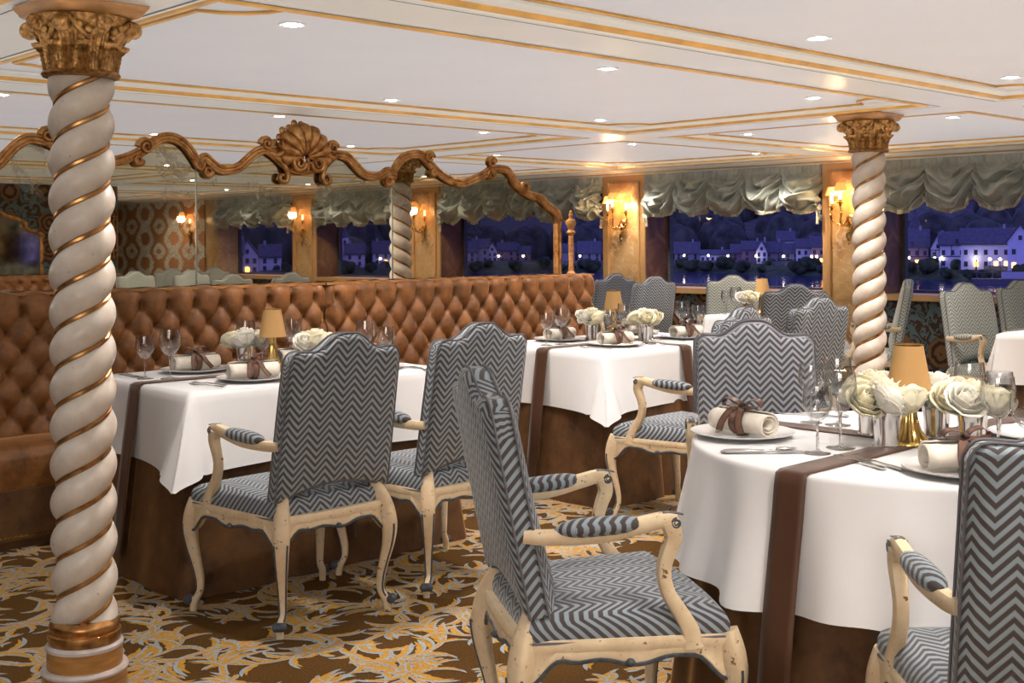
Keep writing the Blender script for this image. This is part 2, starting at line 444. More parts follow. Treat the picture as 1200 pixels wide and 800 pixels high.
    # cabriole legs
    for sx in (1, -1):
        for sy in (1, -1):
            cx, cy = cor[(sx, sy)]
            dx, dy = (sx*.62, sy*.78)
            prof = [(.400, .000, .033), (.350, .016, .036), (.300, .024, .033), (.240, .018, .027), (.180, .003, .0215), (.120, -.010, .0180), (.075, -.010, .0160), (.045, -.003, .0165), (.024, .004, .0165), (.0, .006, .0150)]
            if sy < 0: prof = [(.515, -.036, .020), (.455, -.026, .026)] + prof
            pts = crv([(cx + dx*o - (sx*.010 if z > .05 else 0), cy + dy*o, z) for z, o, r in prof], 3)
            rad = crv([(r, 0, 0) for z, o, r in prof], 3)
            mb = MB().sweep(pts, lambda i, t: (rad[i].x*.80, rad[i].x*.80), 12, upv=(dx, dy, 0), sq=3.2)
            leg = mb.obj('leg', 'cream_wood', root)
            tm = MB()
            tp = [(p, q.x) for p, q in zip(pts, rad) if .05 < p.z < .33]
            for e in (1, -1):
                tm.sweep([(p.x + dx*q*.66 - e*dy*q*.66, p.y + dy*q*.66 + e*dx*q*.66, p.z) for p, q in tp], .0034, 5)
            tm.obj('edge_trim', 'slate_trim', leg)
            tz = MB(); c = (cx + dx*.022, cy + dy*.022, .042)
            rot = M.Rotation(atan2(dy, dx), 3, 'Z') @ M.Rotation(pi/2, 3, 'X')
            tz.lathe([(.004, -.021), (.012, -.021), (.0155, -.016), (.0155, .016), (.012, .021), (.004, .021)], 12, c, ax=rot)
            tz.lathe([(.003, -.025), (.007, -.024), (.007, .024), (.003, .025)], 8, c, ax=rot)
            tz.obj('scroll_toe', 'slate_trim', leg)
    # arms
    for sx in (1, -1):
        path = crv([(sx*.222, -.235, .640), (sx*.234, -.18, .636), (sx*.252, -.06, .640), (sx*.263, .03, .658), (sx*.268, .090, .670), (sx*.268, .117, .668)], 5)
        mb = MB().sweep(path, lambda i, t: (.017, .0165 + .004*sin(pi*t)), 10, upv=(0, 0, 1), sq=3.)
        post = crv([(sx*.268, .103, .666), (sx*.269, .113, .63), (sx*.268, .099, .59), (sx*.266, .090, .55), (sx*.266, .100, .50), (sx*.267, .130, .45), (sx*.268, .152, .41), (sx*.268, .158, .37)], 4)
        mb.sweep(post, lambda i, t: (.0165 + .006*abs(2*t-1)**2, .0170 + .009*abs(2*t-.9)**2), 10, upv=(0, 1, 0), sq=3.)
        arm = mb.obj('armrest', 'cream_wood', root)
        tm = MB(); rot = M.Rotation(pi/2, 3, 'Y')
        for e in (.0195, -.0195):
            sp = []
            for k in range(20):
                a = k/19*3.6*pi; rr = .0125*(1-k/24)
                sp.append((sx*.268 + e, .115 + rr*cos(a+pi/2), .664 + rr*sin(a+pi/2)))
            tm.sweep(sp, .0028, 5)
        tm.sweep([(sx*.268+q, .085+.05*k/4, .687 - .006*(k/4)**2) for q in (0,) for k in range(5)], (.013, .002), 6, upv=(0, 0, 1))
        tm.obj('scroll_trim', 'slate_trim', arm)
        K = 14; pp = []; rr = []
        for i in range(K+1):
            s = i/K; y = -.165 + .205*s
            x = sx*(.241 + (.266-.241)*s); z = .653 + .012*s
            q = max(.04, 1-abs(2*s-1)**3.2)**.5
            pp.append((x, y, z)); rr.append((.0275*q, .0235*q))
        MB().sweep(pp, rr, 14, upv=(0, 0, 1), uvs=True).obj('arm_pad', fabric, arm)
    return Proto(root)
CH = make_chair('chevron')
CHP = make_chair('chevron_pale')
CHF = make_chair('chevron_lit')
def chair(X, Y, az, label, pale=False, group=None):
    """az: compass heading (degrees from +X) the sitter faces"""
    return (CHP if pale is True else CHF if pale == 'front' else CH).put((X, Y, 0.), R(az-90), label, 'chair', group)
# ------------------------------------------------------------------ spiral column
def make_column():
    root = empty('twisted_column', (0, 0, 0)); root['category'] = 'column'
    z0, z1 = .204, 1.825
    pitch = .226; st = 2; r0 = .0955
    def fn(u, v):
        z = z0 + (z1-z0)*v; t = 2*pi*u
        ph = st*(t - 2*pi*z/pitch)
        q = abs(cos(ph/2))      # lobes, groove at cos=0
        r = r0 - .030 + .030*q**.72
        e = sstep(0, .03, z-z0)*sstep(0, .03, z1-z)
        return (r*cos(t), r*sin(t), z)
    MB().grid(fn, 72, 300, cu=True).obj('shaft', 'column_paint', root, ang=70)
    for k in range(st):
        path = []; n = 240
        for i in range(n+1):
            z = z0 + (z1-z0)*i/n
            t = 2*pi*z/pitch + (pi + 2*pi*k)/st
            path.append(((r0-.0225)*cos(t), (r0-.0225)*sin(t), z))
        MB().sweep(path, .0085, 7, upv=(0, 0, 1)).obj('gilt_bead', 'gold', root)
    # base
    base = MB().lathe([(.02, .138), (.100, .138), (.104, .146), (.106, .156), (.104, .167), (.097, .171), (.100, .178), (.102, .186), (.100, .196), (.096, .200), (.090, .207), (.02, .207)], 48).obj('base_moulding', 'gold', root)
    MB().lathe([(.02, .0), (.121, .0), (.121, .052), (.02, .052)], 48).lathe([(.02, .064), (.108, .064), (.108, .122), (.02, .122)], 48).obj('base_drum', 'wood_gold', root)
    MB().lathe([(.02, .051), (.123, .051), (.125, .058), (.121, .066), (.02, .066)], 48).lathe([(.02, .121), (.110, .121), (.111, .130), (.105, .138), (.02, .138)], 48).obj('base_band', 'base_band', root)
    # capital: necking ring, bell, acanthus leaves, volutes, abacus
    cap = MB()
    cap.lathe([(.095, 1.814), (.109, 1.817), (.114, 1.824), (.109, 1.832), (.094, 1.835)], 40)
    def bell(u, v):
        t = 2*pi*u; z = 1.830 + .158*v
        r = .093 + .016*v + .042*v**2.6
        def leaf(n, ph, v0, v1, amp):
            q = (t*n/(2*pi) + ph) % 1 - .5
            vv = min(1, max(0, (v-v0)/(v1-v0)))
            if v > v1 + .06: return 0
            wdt = .46*(1 - .55*vv**2.2) + .05*abs(sin(vv*11))
            e = max(0, 1 - (abs(q)/wdt)**3) if abs(q) < wdt else 0
            vein = .0035*cos(q*46) * e
            tip = .75 + 1.15*sstep(.62, .95, vv)
            cut = 1 - sstep(v1, v1+.05, v)
            return (amp*e*tip*(.45+.55*(1-abs(q)/wdt if wdt else 0)) + vein)*cut
        r += max(leaf(8, 0, 0, .52, .015), leaf(8, .5, .08, .86, .012)) + .0022*sin(t*29+v*31)*sin(v*47+t*7)
        return (r*cos(t), r*sin(t), z)
    cap.grid(bell, 192, 46, cu=True)
    cap.lathe([(.138, 1.975), (.146, 1.983), (.140, 1.992), (.05, 1.992)], 40, caps=False)
    for k in range(4):
        a = pi/4 + k*pi/2
        rot = M.Rotation(a, 3, 'Z') @ M.Rotation(pi/2, 3, 'X')
        c = V((.154*cos(a), .154*sin(a), 1.958))
        cap.lathe([(.006, -.018), (.020, -.02), (.026, -.012), (.026, .012), (.020, .02), (.006, .018)], 14, c, ax=rot)
        for e in (-.22, .22):
            cap.sweep(crv([(.118*cos(a+e*2.2), .118*sin(a+e*2.2), 1.925), (.140*cos(a+e), .140*sin(a+e), 1.958), (.152*cos(a+e*.4), .152*sin(a+e*.4), 1.976), (.166*cos(a), .166*sin(a), 1.966)], 4), lambda i, t: .010-.004*t, 6)
        b = k*pi/2
        cap.ball((.142*cos(b), .142*sin(b), 1.965), .024, 10, 6)
        for j in range(5): cap.ball((.150*cos(b)+.018*cos(b+pi/2)*cos(j*1.257), .150*sin(b)+.018*sin(b+pi/2)*cos(j*1.257), 1.965+.018*sin(j*1.257)), .010, 7, 5)
        for j in range(4):
            q = b + .30*(1 if j % 2 else -1)*(1+j//2*.6); cap.ball((.135*cos(q), .135*sin(q), 1.945+.012*(j//2)), .012, 7, 5)
    capital = cap.obj('capital', 'old_gold', root, ang=60)
    ab = MB(); 
    for z, h in ((1.992, .120), (2.000, .130), (2.006, .132), (2.022, .144), (2.029, .146)):
        for x, y in ((1, 1), (-1, 1), (-1, -1), (1, -1)): ab.av((x*h, y*h, z), (x*h + y*h, z))
    for j in range(4):
        for k in range(4): ab.af((j*4+k, j*4+(k+1) % 4, j*4+4+(k+1) % 4, j*4+4+k))
    ab.af((3, 2, 1, 0)); ab.af((16, 17, 18, 19))
    ab.obj('abacus', 'wood_gold', capital)
    return Proto(root)
# ------------------------------------------------------------------ table linen
TZ = .760      # top of the cloth
def rect_table(x0, x1, y0, y1, where, drop=.295, skirt_to=0.):
    cx, cy = (x0+x1)/2, (y0+y1)/2; hx, hy = (x1-x0)/2, (y1-y0)/2
    root = tag(empty('dining_table', (cx, cy, 0)), 'rectangular table in a brown velvet skirt, ' + where, 'table')
    MB().box(-hx+.01, hx-.01, -hy+.01, hy-.01, .72, .748).obj('table_top', 'wood_gold', root)
    # skirt: ring with inverted pleats
    per = []
    def side(a, b, n):
        for i in range(n): per.append((a[0] + (b[0]-a[0])*i/n, a[1] + (b[1]-a[1])*i/n))
    ex, ey = hx-.012, hy-.012
    side((-ex, -ey), (ex, -ey), 60); side((ex, -ey), (ex, ey), 40); side((ex, ey), (-ex, ey), 60); side((-ex, ey), (-ex, -ey), 40)
    def pl(x, y):
        d = 1
        for px in (-ex*.36, ex*.36):
            if abs(abs(y)-ey) < 1e-4: d = min(d, abs(x-px)/.02)
        if abs(abs(x)-ex) < 1e-4: d = min(d, abs(y)/.02)
        d = min(d, abs(abs(x)-ex)/.02 + abs(abs(y)-ey)/.02 + .25)
        return min(1, d)
    mb = MB(); n = len(per); K = 8
    for j in range(K+1):
        v = j/K
        for (x, y) in per:
            g = 1 - pl(x, y); fl_ = .085*v**1.2
            sx = 1 if abs(abs(x)-ex) < 1e-4 else abs(x)/ex; sy = 1 if abs(abs(y)-ey) < 1e-4 else abs(y)/ey
            ox = math.copysign(fl_, x)*sx**6; oy = math.copysign(fl_, y)*sy**6
            wv = .008*v*sin(x*19 + y*23)
            nx = math.copysign(1, x) if abs(abs(x)-ex) < 1e-4 else 0; ny = math.copysign(1, y) if abs(abs(y)-ey) < 1e-4 else 0
            mb.av((x + ox + nx*(wv - .022*g*v), y + oy + ny*(wv - .022*g*v), .745*(1-v) + .004*v), (x+y, v))
    for j in range(K):
        for i in range(n): mb.af((j*n+i, j*n+(i+1) % n, (j+1)*n+(i+1) % n, (j+1)*n+i))
    mb.obj('velvet_skirt', 'brown_velvet', root)
    # white cloth
    LX, LY = hx+drop, hy+drop; nx, ny = 74, 58
    def cloth(u, v):
        X = -LX + 2*LX*u; Y = -LY + 2*LY*v
        a, b = max(0, abs(X)-hx), max(0, abs(Y)-hy); sx, sy = math.copysign(1, X), math.copysign(1, Y)
        px, py = max(-hx, min(hx, X)), max(-hy, min(hy, Y))
        z = TZ; rr = .012
        if a == 0 and b == 0: return (px, py, z - .0)
        if a and b:
            rho = min(sqrt(a*a+b*b), 1.2*drop); ph = atan2(b, a); k = sin(2*ph)
            out = .006 + (.10*rho/.3 + .26*rho*k**1.1)*(1 if sy < 0 else .25)
            fold = .018*sin(ph*8)*rho/.3*k
            px += sx*(out*cos(ph)**.8 + fold); py += sy*(out*sin(ph)**.8 - fold)
            dz = max(0, rho*(1-.06*k**3) - .006)
        else:
            q = a or b
            w = .010*sin((X if b else Y)*9.5 + (1.3 if b else .4) + sx*2)*(q/.3)**1.3
            e = min(abs(abs(X)-hx), 9) if b else min(abs(abs(Y)-hy), 9)
            off = .006*min(1, q/.01) + .10*(q/.3)*exp(-(max(0, (hx-abs(X)) if b else (hy-abs(Y)))/.13)) + .018*(q/.3) + w
            if b: py += sy*off
            else: px += sx*off
            dz = max(0, q - .004)
        if dz < .014: pass
        return (px, py, z - dz)
    cb = MB().grid(cloth, nx, ny)
    c = cb.obj('tablecloth', 'linen', None, ang=80); c.location = (cx, cy, 0)
    tag(c, 'white cloth with drooping corners on the table ' + where, 'tablecloth')
    return cx, cy, hx, hy
def runner(axis, cx, cy, half, width, label, dropz, off=.0, skew=0., lift=.004, flare=.045, rim=.013):
    """a ribbon over the table along X (axis 0) or Y (axis 1), hanging to dropz"""
    pts = []
    s0 = half + off
    prof = [(-s0-flare, dropz), (-s0-flare*.55, (dropz+TZ)/2), (-s0-.016, TZ-.10), (-s0-.006, TZ-.03), (-s0+.0, TZ-.004)]
    prof = [(p, z) for p, z in prof] + [(-s0+.018, TZ+lift)] + [(-s0 + .018 + (2*s0-.036)*i/14, TZ+lift) for i in range(1, 14)] + [(s0-.018, TZ+lift)] + [(-p, z) for p, z in reversed(prof)]
    mb = MB(); b = []
    for (s, z) in prof:
        row = []
        for k in range(5):
            q = (k/4-.5)*width
            p = (s, q + skew*s, z + .0005) if axis == 0 else (q + skew*s, s, z + .0005)
            row.append(mb.av(p, (s, q)))
        b.append(row)
    for r0, r1 in zip(b, b[1:]):
        for k in range(4): mb.af((r0[k], r0[k+1], r1[k+1], r1[k]))
    o = mb.obj('table_runner', 'satin_brown', None, ang=80); o.location = (cx, cy, 0)
    md = o.modifiers.new('thick', 'SOLIDIFY'); md.thickness = .0015; md.offset = 0
    return tag(o, label, 'table runner')
# ------------------------------------------------------------------ tableware
def make_glass(hgt, rb, name='wine_glass'):
    root = empty(name, (0, 0, 0)); root['category'] = 'wine glass'
    zb = hgt*.46
    MB().lathe([(.0035, zb), (rb*.45, zb+.008), (rb*.82, zb+.028), (rb, zb+hgt*.24), (rb*.985, zb+hgt*.36), (rb*.90, hgt), (rb*.885, hgt), (rb*.96, zb+hgt*.36), (rb*.975, zb+hgt*.24), (rb*.79, zb+.032), (rb*.4, zb+.013), (.001, zb+.008)], 28, caps=False).obj('bowl', 'glass', root)
    MB().lathe([(.0036, .006), (.0034, zb*.5), (.0042, zb-.006), (.006, zb+.003), (.001, zb+.005)], 12).obj('stem', 'crystal', root)
    MB().lathe([(.001, 0), (rb*.86, 0), (rb*.87, .0018), (rb*.5, .004), (.006, .009), (.003, .014)], 28).obj('foot', 'glass', root)
    return Proto(root)
def make_plate():
    o = MB().lathe([(.004, .0), (.085, .0), (.095, .004), (.132, .013), (.146, .016), (.147, .019), (.132, .0165), (.094, .0085), (.084, .006), (.004, .006)], 48).obj('dinner_plate', 'porcelain')
    o['category'] = 'plate'; return Proto(o)
def make_napkin():
    root = empty('rolled_napkin', (0, 0, 0)); root['category'] = 'napkin'
    mb = MB(); L = .20
    def f(u, v):
        a = 2*pi*2.6*v + 3.9; r = .034 - .021*(1-v)
        x = (u-.5)*L*(1 - .03*sin(v*7))
        return (x, r*cos(a)*1.22, .036 + r*sin(a)*1.0 + .0)
    mb.grid(f, 8, 70)
    body = mb.obj('napkin', 'napkin_cloth', root, ang=80)
    md = body.modifiers.new('thick', 'SOLIDIFY'); md.thickness = .0035; md.offset = 0
    rb = MB(); band = []
    for i in range(25):
        a = 2*pi*i/24; band.append((0, .0455*cos(a), .036+.0375*sin(a)))
    def strip(m, path, wid, ax=None, mats=(0, 1)):
        P = [V(p) for p in path]; rows = []
        for i, p in enumerate(P):
            t = (P[min(i+1, len(P)-1)] - P[max(0, i-1)]).normalized()
            sdir = V(ax) if ax else t.cross(V((0, 0, 1)))
            if sdir.length < 1e-4: sdir = V((1, 0, 0))
            sdir = (sdir - t*sdir.dot(t)).normalized()
            rows.append([m.av(p + sdir*(q*wid)) for q in (-.5, -.36, .36, .5)])
        for r0, r1 in zip(rows, rows[1:]):
            for k in range(3): m.af((r0[k], r0[k+1], r1[k+1], r1[k]), 1 if k != 1 else 0)
    strip(rb, band, .026, (1, 0, 0))
    for s in (1, -1):
        strip(rb, crv([(0, 0, .076), (s*.016, .006*s, .094), (s*.046, .012*s, .100), (s*.060, .010*s, .086), (s*.042, -.004, .078), (s*.012, -.006, .078), (0, 0, .077)], 5), .022, (0, 1, .25))
        strip(rb, crv([(0, 0, .076), (s*.018, -.026, .070), (s*.030, -.050, .040), (s*.042 + .01, -.062, .012)], 5), .022, (1, .25, 0))
    rb.ball((0, 0, .079), .011, 8, 5, 1)
    o = rb.obj('ribbon_bow', ('ribbon_brown', 'ribbon_dark'), root, ang=80)
    md = o.modifiers.new('thick', 'SOLIDIFY'); md.thickness = .0008; md.offset = 0
    return Proto(root)
def make_fork():
    root = empty('table_fork', (0, 0, 0)); root['category'] = 'fork'
    MB().sweep([(0, -.10, .004), (0, -.085, .005), (0, -.04, .006), (0, .01, .007), (0, .03, .0055), (0, .042, .0045)], [(.0085, .0018), (.0105, .002), (.006, .0022), (.0032, .0022), (.006, .0016), (.0115, .0013)], 8, upv=(0, 0, 1)).obj('handle', 'steel', root)
    mb = MB()
    for k in (-1.5, -.5, .5, 1.5):
        mb.sweep([(k*.0062, .040, .0045), (k*.0064, .062, .003), (k*.0062, .080, .0045), (k*.006, .092, .008)], (.0017, .0012), 5, upv=(0, 0, 1))
    mb.obj('tines', 'steel', root)
    return Proto(root)
def make_knife():
    root = empty('table_knife', (0, 0, 0)); root['category'] = 'knife'
    MB().sweep([(0, -.115, .005), (0, -.105, .006), (0, -.06, .0065), (0, -.005, .006), (0, .0, .005)], [(.005, .003), (.0105, .0045), (.009, .0045), (.0065, .004), (.004, .003)], 10, upv=(0, 0, 1)).obj('handle', 'steel', root)
    MB().sweep([(0, -.002, .005), (.001, .02, .005), (.001, .08, .005), (0, .105, .005), (-.004, .118, .005)], [(.0045, .0014), (.0088, .0012), (.0095, .001), (.0075, .001), (.0015, .0008)], 6, upv=(0, 0, 1)).obj('blade', 'steel', root)
    return Proto(root)
def make_spoon():
    root = empty('dessert_spoon', (0, 0, 0)); root['category'] = 'spoon'
    MB().sweep([(0, -.10, .004), (0, -.085, .005), (0, -.04, .006), (0, .02, .007), (0, .045, .0055)], [(.007, .0018), (.009, .002), (.0052, .0022), (.0028, .002), (.005, .0016)], 8, upv=(0, 0, 1)).obj('handle', 'steel', root)
    MB().grid(lambda u, v: (.020*sqrt(v)*cos(2*pi*u), .066 + .029*sqrt(v)*sin(2*pi*u), .003 + .006*v), 16, 6, cu=True).obj('bowl', 'steel', root)
    return Proto(root)
def make_cup():
    o = MB().lathe([(.002, 0), (.036, 0), (.039, .002), (.039, .006), (.034, .009), (.0335, .03), (.037, .075), (.0415, .104), (.0435, .107), (.042, .108), (.039, .104), (.034, .072), (.031, .03), (.002, .02)], 32).obj('silver_cup', 'silver')
    o['category'] = 'vase'; return Proto(o)
def make_rose(mat, seed):
    rnd = random.Random(seed)
    mb = MB(); r = .041
    mb.ball((0, 0, .0), r*.56, 12, 8, sz=1.05)
    for ring_, (n, rad, hgt, open_, zc) in enumerate(((3, .30, .98, -.30, .45), (4, .50, .95, -.05, .35), (5, .72, .85, .22, .15), (6, .92, .66, .55, -.12), (7, 1.02, .50, .95, -.30))):
        for k in range(n):
            a0 = 2*pi*(k + .37*ring_)/n + rnd.uniform(-.15, .15); wid = 2*pi/n*1.45; j = rnd.uniform(-.08, .08)
            def f(u, v):
                a = a0 + (u-.5)*wid*(.55+.45*v)
                e = 1 - (2*u-1)**2*.22
                rr = r*(rad*(.35 + .65*sstep(0, .55, v)) + open_*.30*v*v*e + (.10+j)*sstep(.75, 1, v)*(1 if open_ > 0 else -.3) + .025*(u-.5))
                z = r*(-.75 + (zc+.75)*0 + (hgt+.75)*v*e - .30*max(0, open_)*sstep(.62, 1., v)) * .9 + r*zc*.12
                return (rr*cos(a), rr*sin(a), z)
            mb.grid(f, 7, 6)
    o = mb.obj('rose', mat, None, ang=80)
    md = o.modifiers.new('thick', 'SOLIDIFY'); md.thickness = .0012; md.offset = 0
    o['category'] = 'rose'; return Proto(o)
def make_lamp():
    root = empty('table_lamp', (0, 0, 0)); root['category'] = 'table lamp'
    mul = lambda t, z: 1 + (.07*cos(12*t) if .012 < z < .12 else 0)
    MB().lathe([(.004, 0), (.056, 0), (.058, .006), (.055, .012), (.050, .016), (.042, .024), (.030, .042), (.022, .07), (.017, .11), (.015, .15), (.019, .153), (.019, .160), (.008, .164), (.006, .20), (.002, .202)], 48, mul=mul).obj('base', 'brass', root, ang=60)
    MB().lathe([(.0595, .152), (.058, .158), (.0380, .272), (.0370, .272), (.056, .159), (.0575, .152)], 40, caps=False).obj('lamp_shade', 'lamp_tan', root)
    MB().lathe([(.0360, .270), (.0387, .271), (.0387, .274), (.0360, .274)], 40, caps=False).obj('shade_rim', 'brass', root)
    return Proto(root)
GB, GS = make_glass(.205, .0445), make_glass(.180, .0395)
PLATE, NAP, FORK, KNIFE, SPOON, CUP, LAMP = make_plate(), make_napkin(), make_fork(), make_knife(), make_spoon(), make_cup(), make_lamp()
ROSE = [make_rose('rose_petal', 1), make_rose('rose_white', 2), make_rose('rose_petal', 3)]
def put_on(proto, x, y, rz, label, z=TZ, cat=None, group=None): return proto.put((x, y, z), R(rz), label, cat, group)
def plate_set(x, y, rz, where, nap=True, nz=0):
    put_on(PLATE, x, y, 0, 'white plate ' + where)
    if nap: put_on(NAP, x, y, rz, 'ivory napkin roll with brown bow, ' + where, TZ+.0085)
def bouquet(x, y, where, n=5, cup=True, seed=0, spread=.052, rscale=1.):
    rnd = random.Random(seed + 11)
    if cup: put_on(CUP, x, y, 0, 'silver cup of roses ' + where)
    for k in range(n):
        if k == 0: dx, dy, dz = 0, 0, .022
        else:
            a = 2*pi*(k-1)/(n-1) + seed; dx, dy, dz = spread*cos(a), spread*sin(a), rnd.uniform(-.006, .008)
        p = ROSE[(k+seed) % 3]
        o = p.put((x+dx, y+dy, TZ+.128+dz), rnd.uniform(0, 6), 'cream rose ' + where, 'rose', 'cream roses ' + where)
        o.rotation_euler = (-dy/spread*.75 if k else .1, dx/spread*.75 if k else 0, rnd.uniform(0, 6))
        o.rotation_mode = 'XYZ'
def glass_pair(x1, y1, x2, y2, where):
    put_on(GS, x1, y1, 0, 'smaller stemmed wine glass ' + where); put_on(GB, x2, y2, 0, 'taller stemmed wine glass ' + where)
# ================================================================== THE ROOM
ZB, ZP = 2.03, 2.066          # beam underside, coffer panel
XW, XG = 9.20, 9.56           # pier faces, window glass
YM = 5.745                    # face of the mirror partition
PIERS = (8.02, 5.455, 2.89, .325, -2.24)
PH = .278
# --- floor with scrolling acanthus carpet pattern
def carpet():
    mb = MB(); mb.box(-4.5, XG+.1, -8.6, 11.8, -.06, 0, 0)
    rnd = random.Random(5)
    def blade(m, x, y, a, L, W, bend, z, mat, jag=3):
        K = 9; l, r = [], []
        cx, cy, aa = x, y, a
        for i in range(K+1):
            t = i/K
            w = W*sin(pi*min(1, t*.92+.08))**.8*(1-.35*t) + .0010
            jl = 1 + .85*((t*jag) % 1)*(1 if t < .93 else 0)
            px, py = -sin(aa), cos(aa)
            l.append(m.av((cx+px*w*jl, cy+py*w*jl, z))); r.append(m.av((cx-px*w*.72, cy-py*w*.72, z)))
            cx += cos(aa)*L/K; cy += sin(aa)*L/K; aa += bend/K*(1+1.2*t)
        for i in range(K): m.af((r[i], r[i+1], l[i+1], l[i]), mat)
    KZ = [0]
    def leafy(m, x, y, a, L, W, bend):
        KZ[0] += 1; k = KZ[0]*3.2e-7
        blade(m, x, y, a, L*1.06, W*1.22, bend, .0010+k, 2)
        blade(m, x+.006*cos(a+1.2), y+.006*sin(a+1.2), a+.05, L*.88, W*.92, bend, .0010+k+1.6e-7, 1)
    def stem(m, pts, w0, w1):
        KZ[0] += 1; kz = .0010 + KZ[0]*3.2e-7
        for (mat, k, z, off) in ((2, 1.5, kz, 0), (1, .75, kz+1.6e-7, .15)):
            n = len(pts); rows = []
            for i in range(n):
                p = pts[i]; q = pts[min(n-1, i+1)]; o = pts[max(0, i-1)]
                t = (q-o); t.normalize(); w = (w0 + (w1-w0)*i/(n-1))*k; nx, ny = -t.y, t.x
                rows.append((m.av((p.x+nx*w*(1-off), p.y+ny*w*(1-off), z)), m.av((p.x-nx*w*(1+off), p.y-ny*w*(1+off), z))))
            for a, b in zip(rows, rows[1:]): m.af((a[1], b[1], b[0], a[0]), mat)
    def motif(ox, oy, sgn, a0, sc):
        """one S-scroll that ends in a rosette of leaves"""
        pts = []; N = 46
        for i in range(N+1):
            t = i/N
            ang = a0 + sgn*(4.0*(1-t)**1.0)
            rr = sc*(.05 + .44*(1-t)**1.05)
            pts.append(V((ox + rr*cos(ang), oy + rr*sin(ang), 0)))
        stem(mb, pts[::-1], .0035*sc*1.6, .0085*sc*1.6)
        for i in range(3, N-2, 3):
            p = pts[i]; t = (pts[i+1]-pts[i-1]); a = atan2(t.y, t.x); s = -sgn
            leafy(mb, p.x, p.y, a + s*(.55+rnd.uniform(-.15, .2)), sc*rnd.uniform(.18, .30), sc*.020, s*rnd.uniform(.3, 1.2))
            if i % 2 == 1: leafy(mb, p.x, p.y, a - s*.55, sc*rnd.uniform(.13, .22), sc*.016, -s*.9)
        for k in range(7):
            a = 2*pi*k/7 + rnd.uniform(-.2, .2); leafy(mb, ox+.012*cos(a), oy+.012*sin(a), a, sc*rnd.uniform(.09, .14), sc*.015, rnd.choice((-1, 1))*.9)
    step = .315
    for ix in range(3, 26):
        for iy in range(-3, 22):
            x, y = ix*step + .18*(iy % 2) + rnd.uniform(-.04, .04), iy*step*.86 + rnd.uniform(-.04, .04)
            if not (1.0 < x < 7.6 and -.9 < y < 5.4): continue
            motif(x, y, 1 if (ix+iy) % 2 else -1, rnd.uniform(0, 6.3), rnd.uniform(.56, .68))
    o = mb.obj('floor', ('carpet_brown', 'carpet_ochre', 'carpet_blue'), None, smooth=False)
    struct(o)
carpet()
# --- ceiling
def ceiling():
    struct(MB().box(-4.5, XG+.2, -8.6, 11.9, ZP, ZP+.08).obj('ceiling', 'ceiling_paint', smooth=False))
    yb = [(-7.45, -7.15), (-4.82, -4.52), (-2.26, -1.96), (.27, .57), (2.80, 3.10), (5.33, 5.65), (7.88, 8.20), (10.4, 10.72)]
    xb = [(-2.93, -2.59), (1.42, 1.76), (6.13, 6.47)]
    k = 0
    bm = MB()
    for a, b in yb: bm.box(-4.5, XW, a, b, ZB, ZP+.01)
    for a, b in xb:
        ys = [-8.6] + [q for p in yb for q in p] + [11.9]
        for i in range(0, len(ys), 2): bm.box(a, b, ys[i], ys[i+1], ZB, ZP+.01)
    bm.box(8.93, XG+.2, -8.6, 11.9, ZB+.004, ZP+.01)
    struct(bm.obj('trim_1', 'beam_paint', smooth=False))
    xr = [(-2.59, 1.42), (1.76, 6.13), (6.47, 8.93)]
    yr = [(yb[i][1], yb[i+1][0]) for i in range(len(yb)-1)]
    n = 2
    # (offset from the beam edge, height, material of the strip that starts here)
    prof = [(-.004, ZB-.001, 2), (.004, ZB-.001, 0), (.006, ZB+.004, 0), (.040, ZB+.007, 1), (.047, ZB+.001, 1), (.060, ZB-.001, 1), (.072, ZB+.006, 1), (.078, ZB+.014, 0), (.10, ZB+.020, 0), (.118, ZB+.026, 0), (.125, ZP-.001, 0)]
    for (x0, x1) in xr:
        for (y0, y1) in yr:
            mb = MB(); rows = []
            for o, z, m in prof:
                rows.append([mb.av(p) for p in ((x0+o, y0+o, z), (x1-o, y0+o, z), (x1-o, y1-o, z), (x0+o, y1-o, z))])
            for j in range(len(prof)-1):
                for i in range(4): mb.af((rows[j][i], rows[j][(i+1) % 4], rows[j+1][(i+1) % 4], rows[j+1][i]), prof[j][2])
            # inner gilt bead with notched corners on the panel
            o = .165; c = .20; pts = []
            for (cx, cy, a) in ((x0+o, y0+o, 0), (x1-o, y0+o, 1), (x1-o, y1-o, 2), (x0+o, y1-o, 3)):
                for q in range(5):
                    t = q/4*pi/2 + a*pi/2
                    pts.append((cx + c*cos(pi/2 - q/4*pi/2 + a*pi/2), cy + c*sin(pi/2 - q/4*pi/2 + a*pi/2), ZP-.004))
            mb.sweep(pts, (.011, .007), 6, m=1, closed=True, upv=(0, 0, 1))
            struct(mb.obj('trim_%d' % n, ('moulding_paint', 'gold_line', 'dark_line'), ang=30)); n += 1
    # cornice along the window wall
    mb = MB(); pr = [(8.93, ZB-.002, 0), (8.99, ZB-.004, 1), (9.01, ZB-.012, 1), (9.03, ZB-.010, 0), (9.07, ZB-.016, 0), (9.10, ZB-.03, 0), (9.13, ZB-.034, 1), (9.145, ZB-.044, 1), (9.155, ZB-.040, 0), (9.17, ZB-.055, 0), (9.26, ZB-.055, 0)]
    mb.grid(lambda u, v: (pr[round(v*(len(pr)-1))][0], -8.6 + 20.4*u, pr[round(v*(len(pr)-1))][1]), 1, len(pr)-1)
    mb.mi = [pr[j][2] for j in range(len(pr)-1)]
    struct(mb.obj('trim_%d' % n, ('moulding_paint', 'gold_line'), ang=30))
    return n+1
NT_ = ceiling()
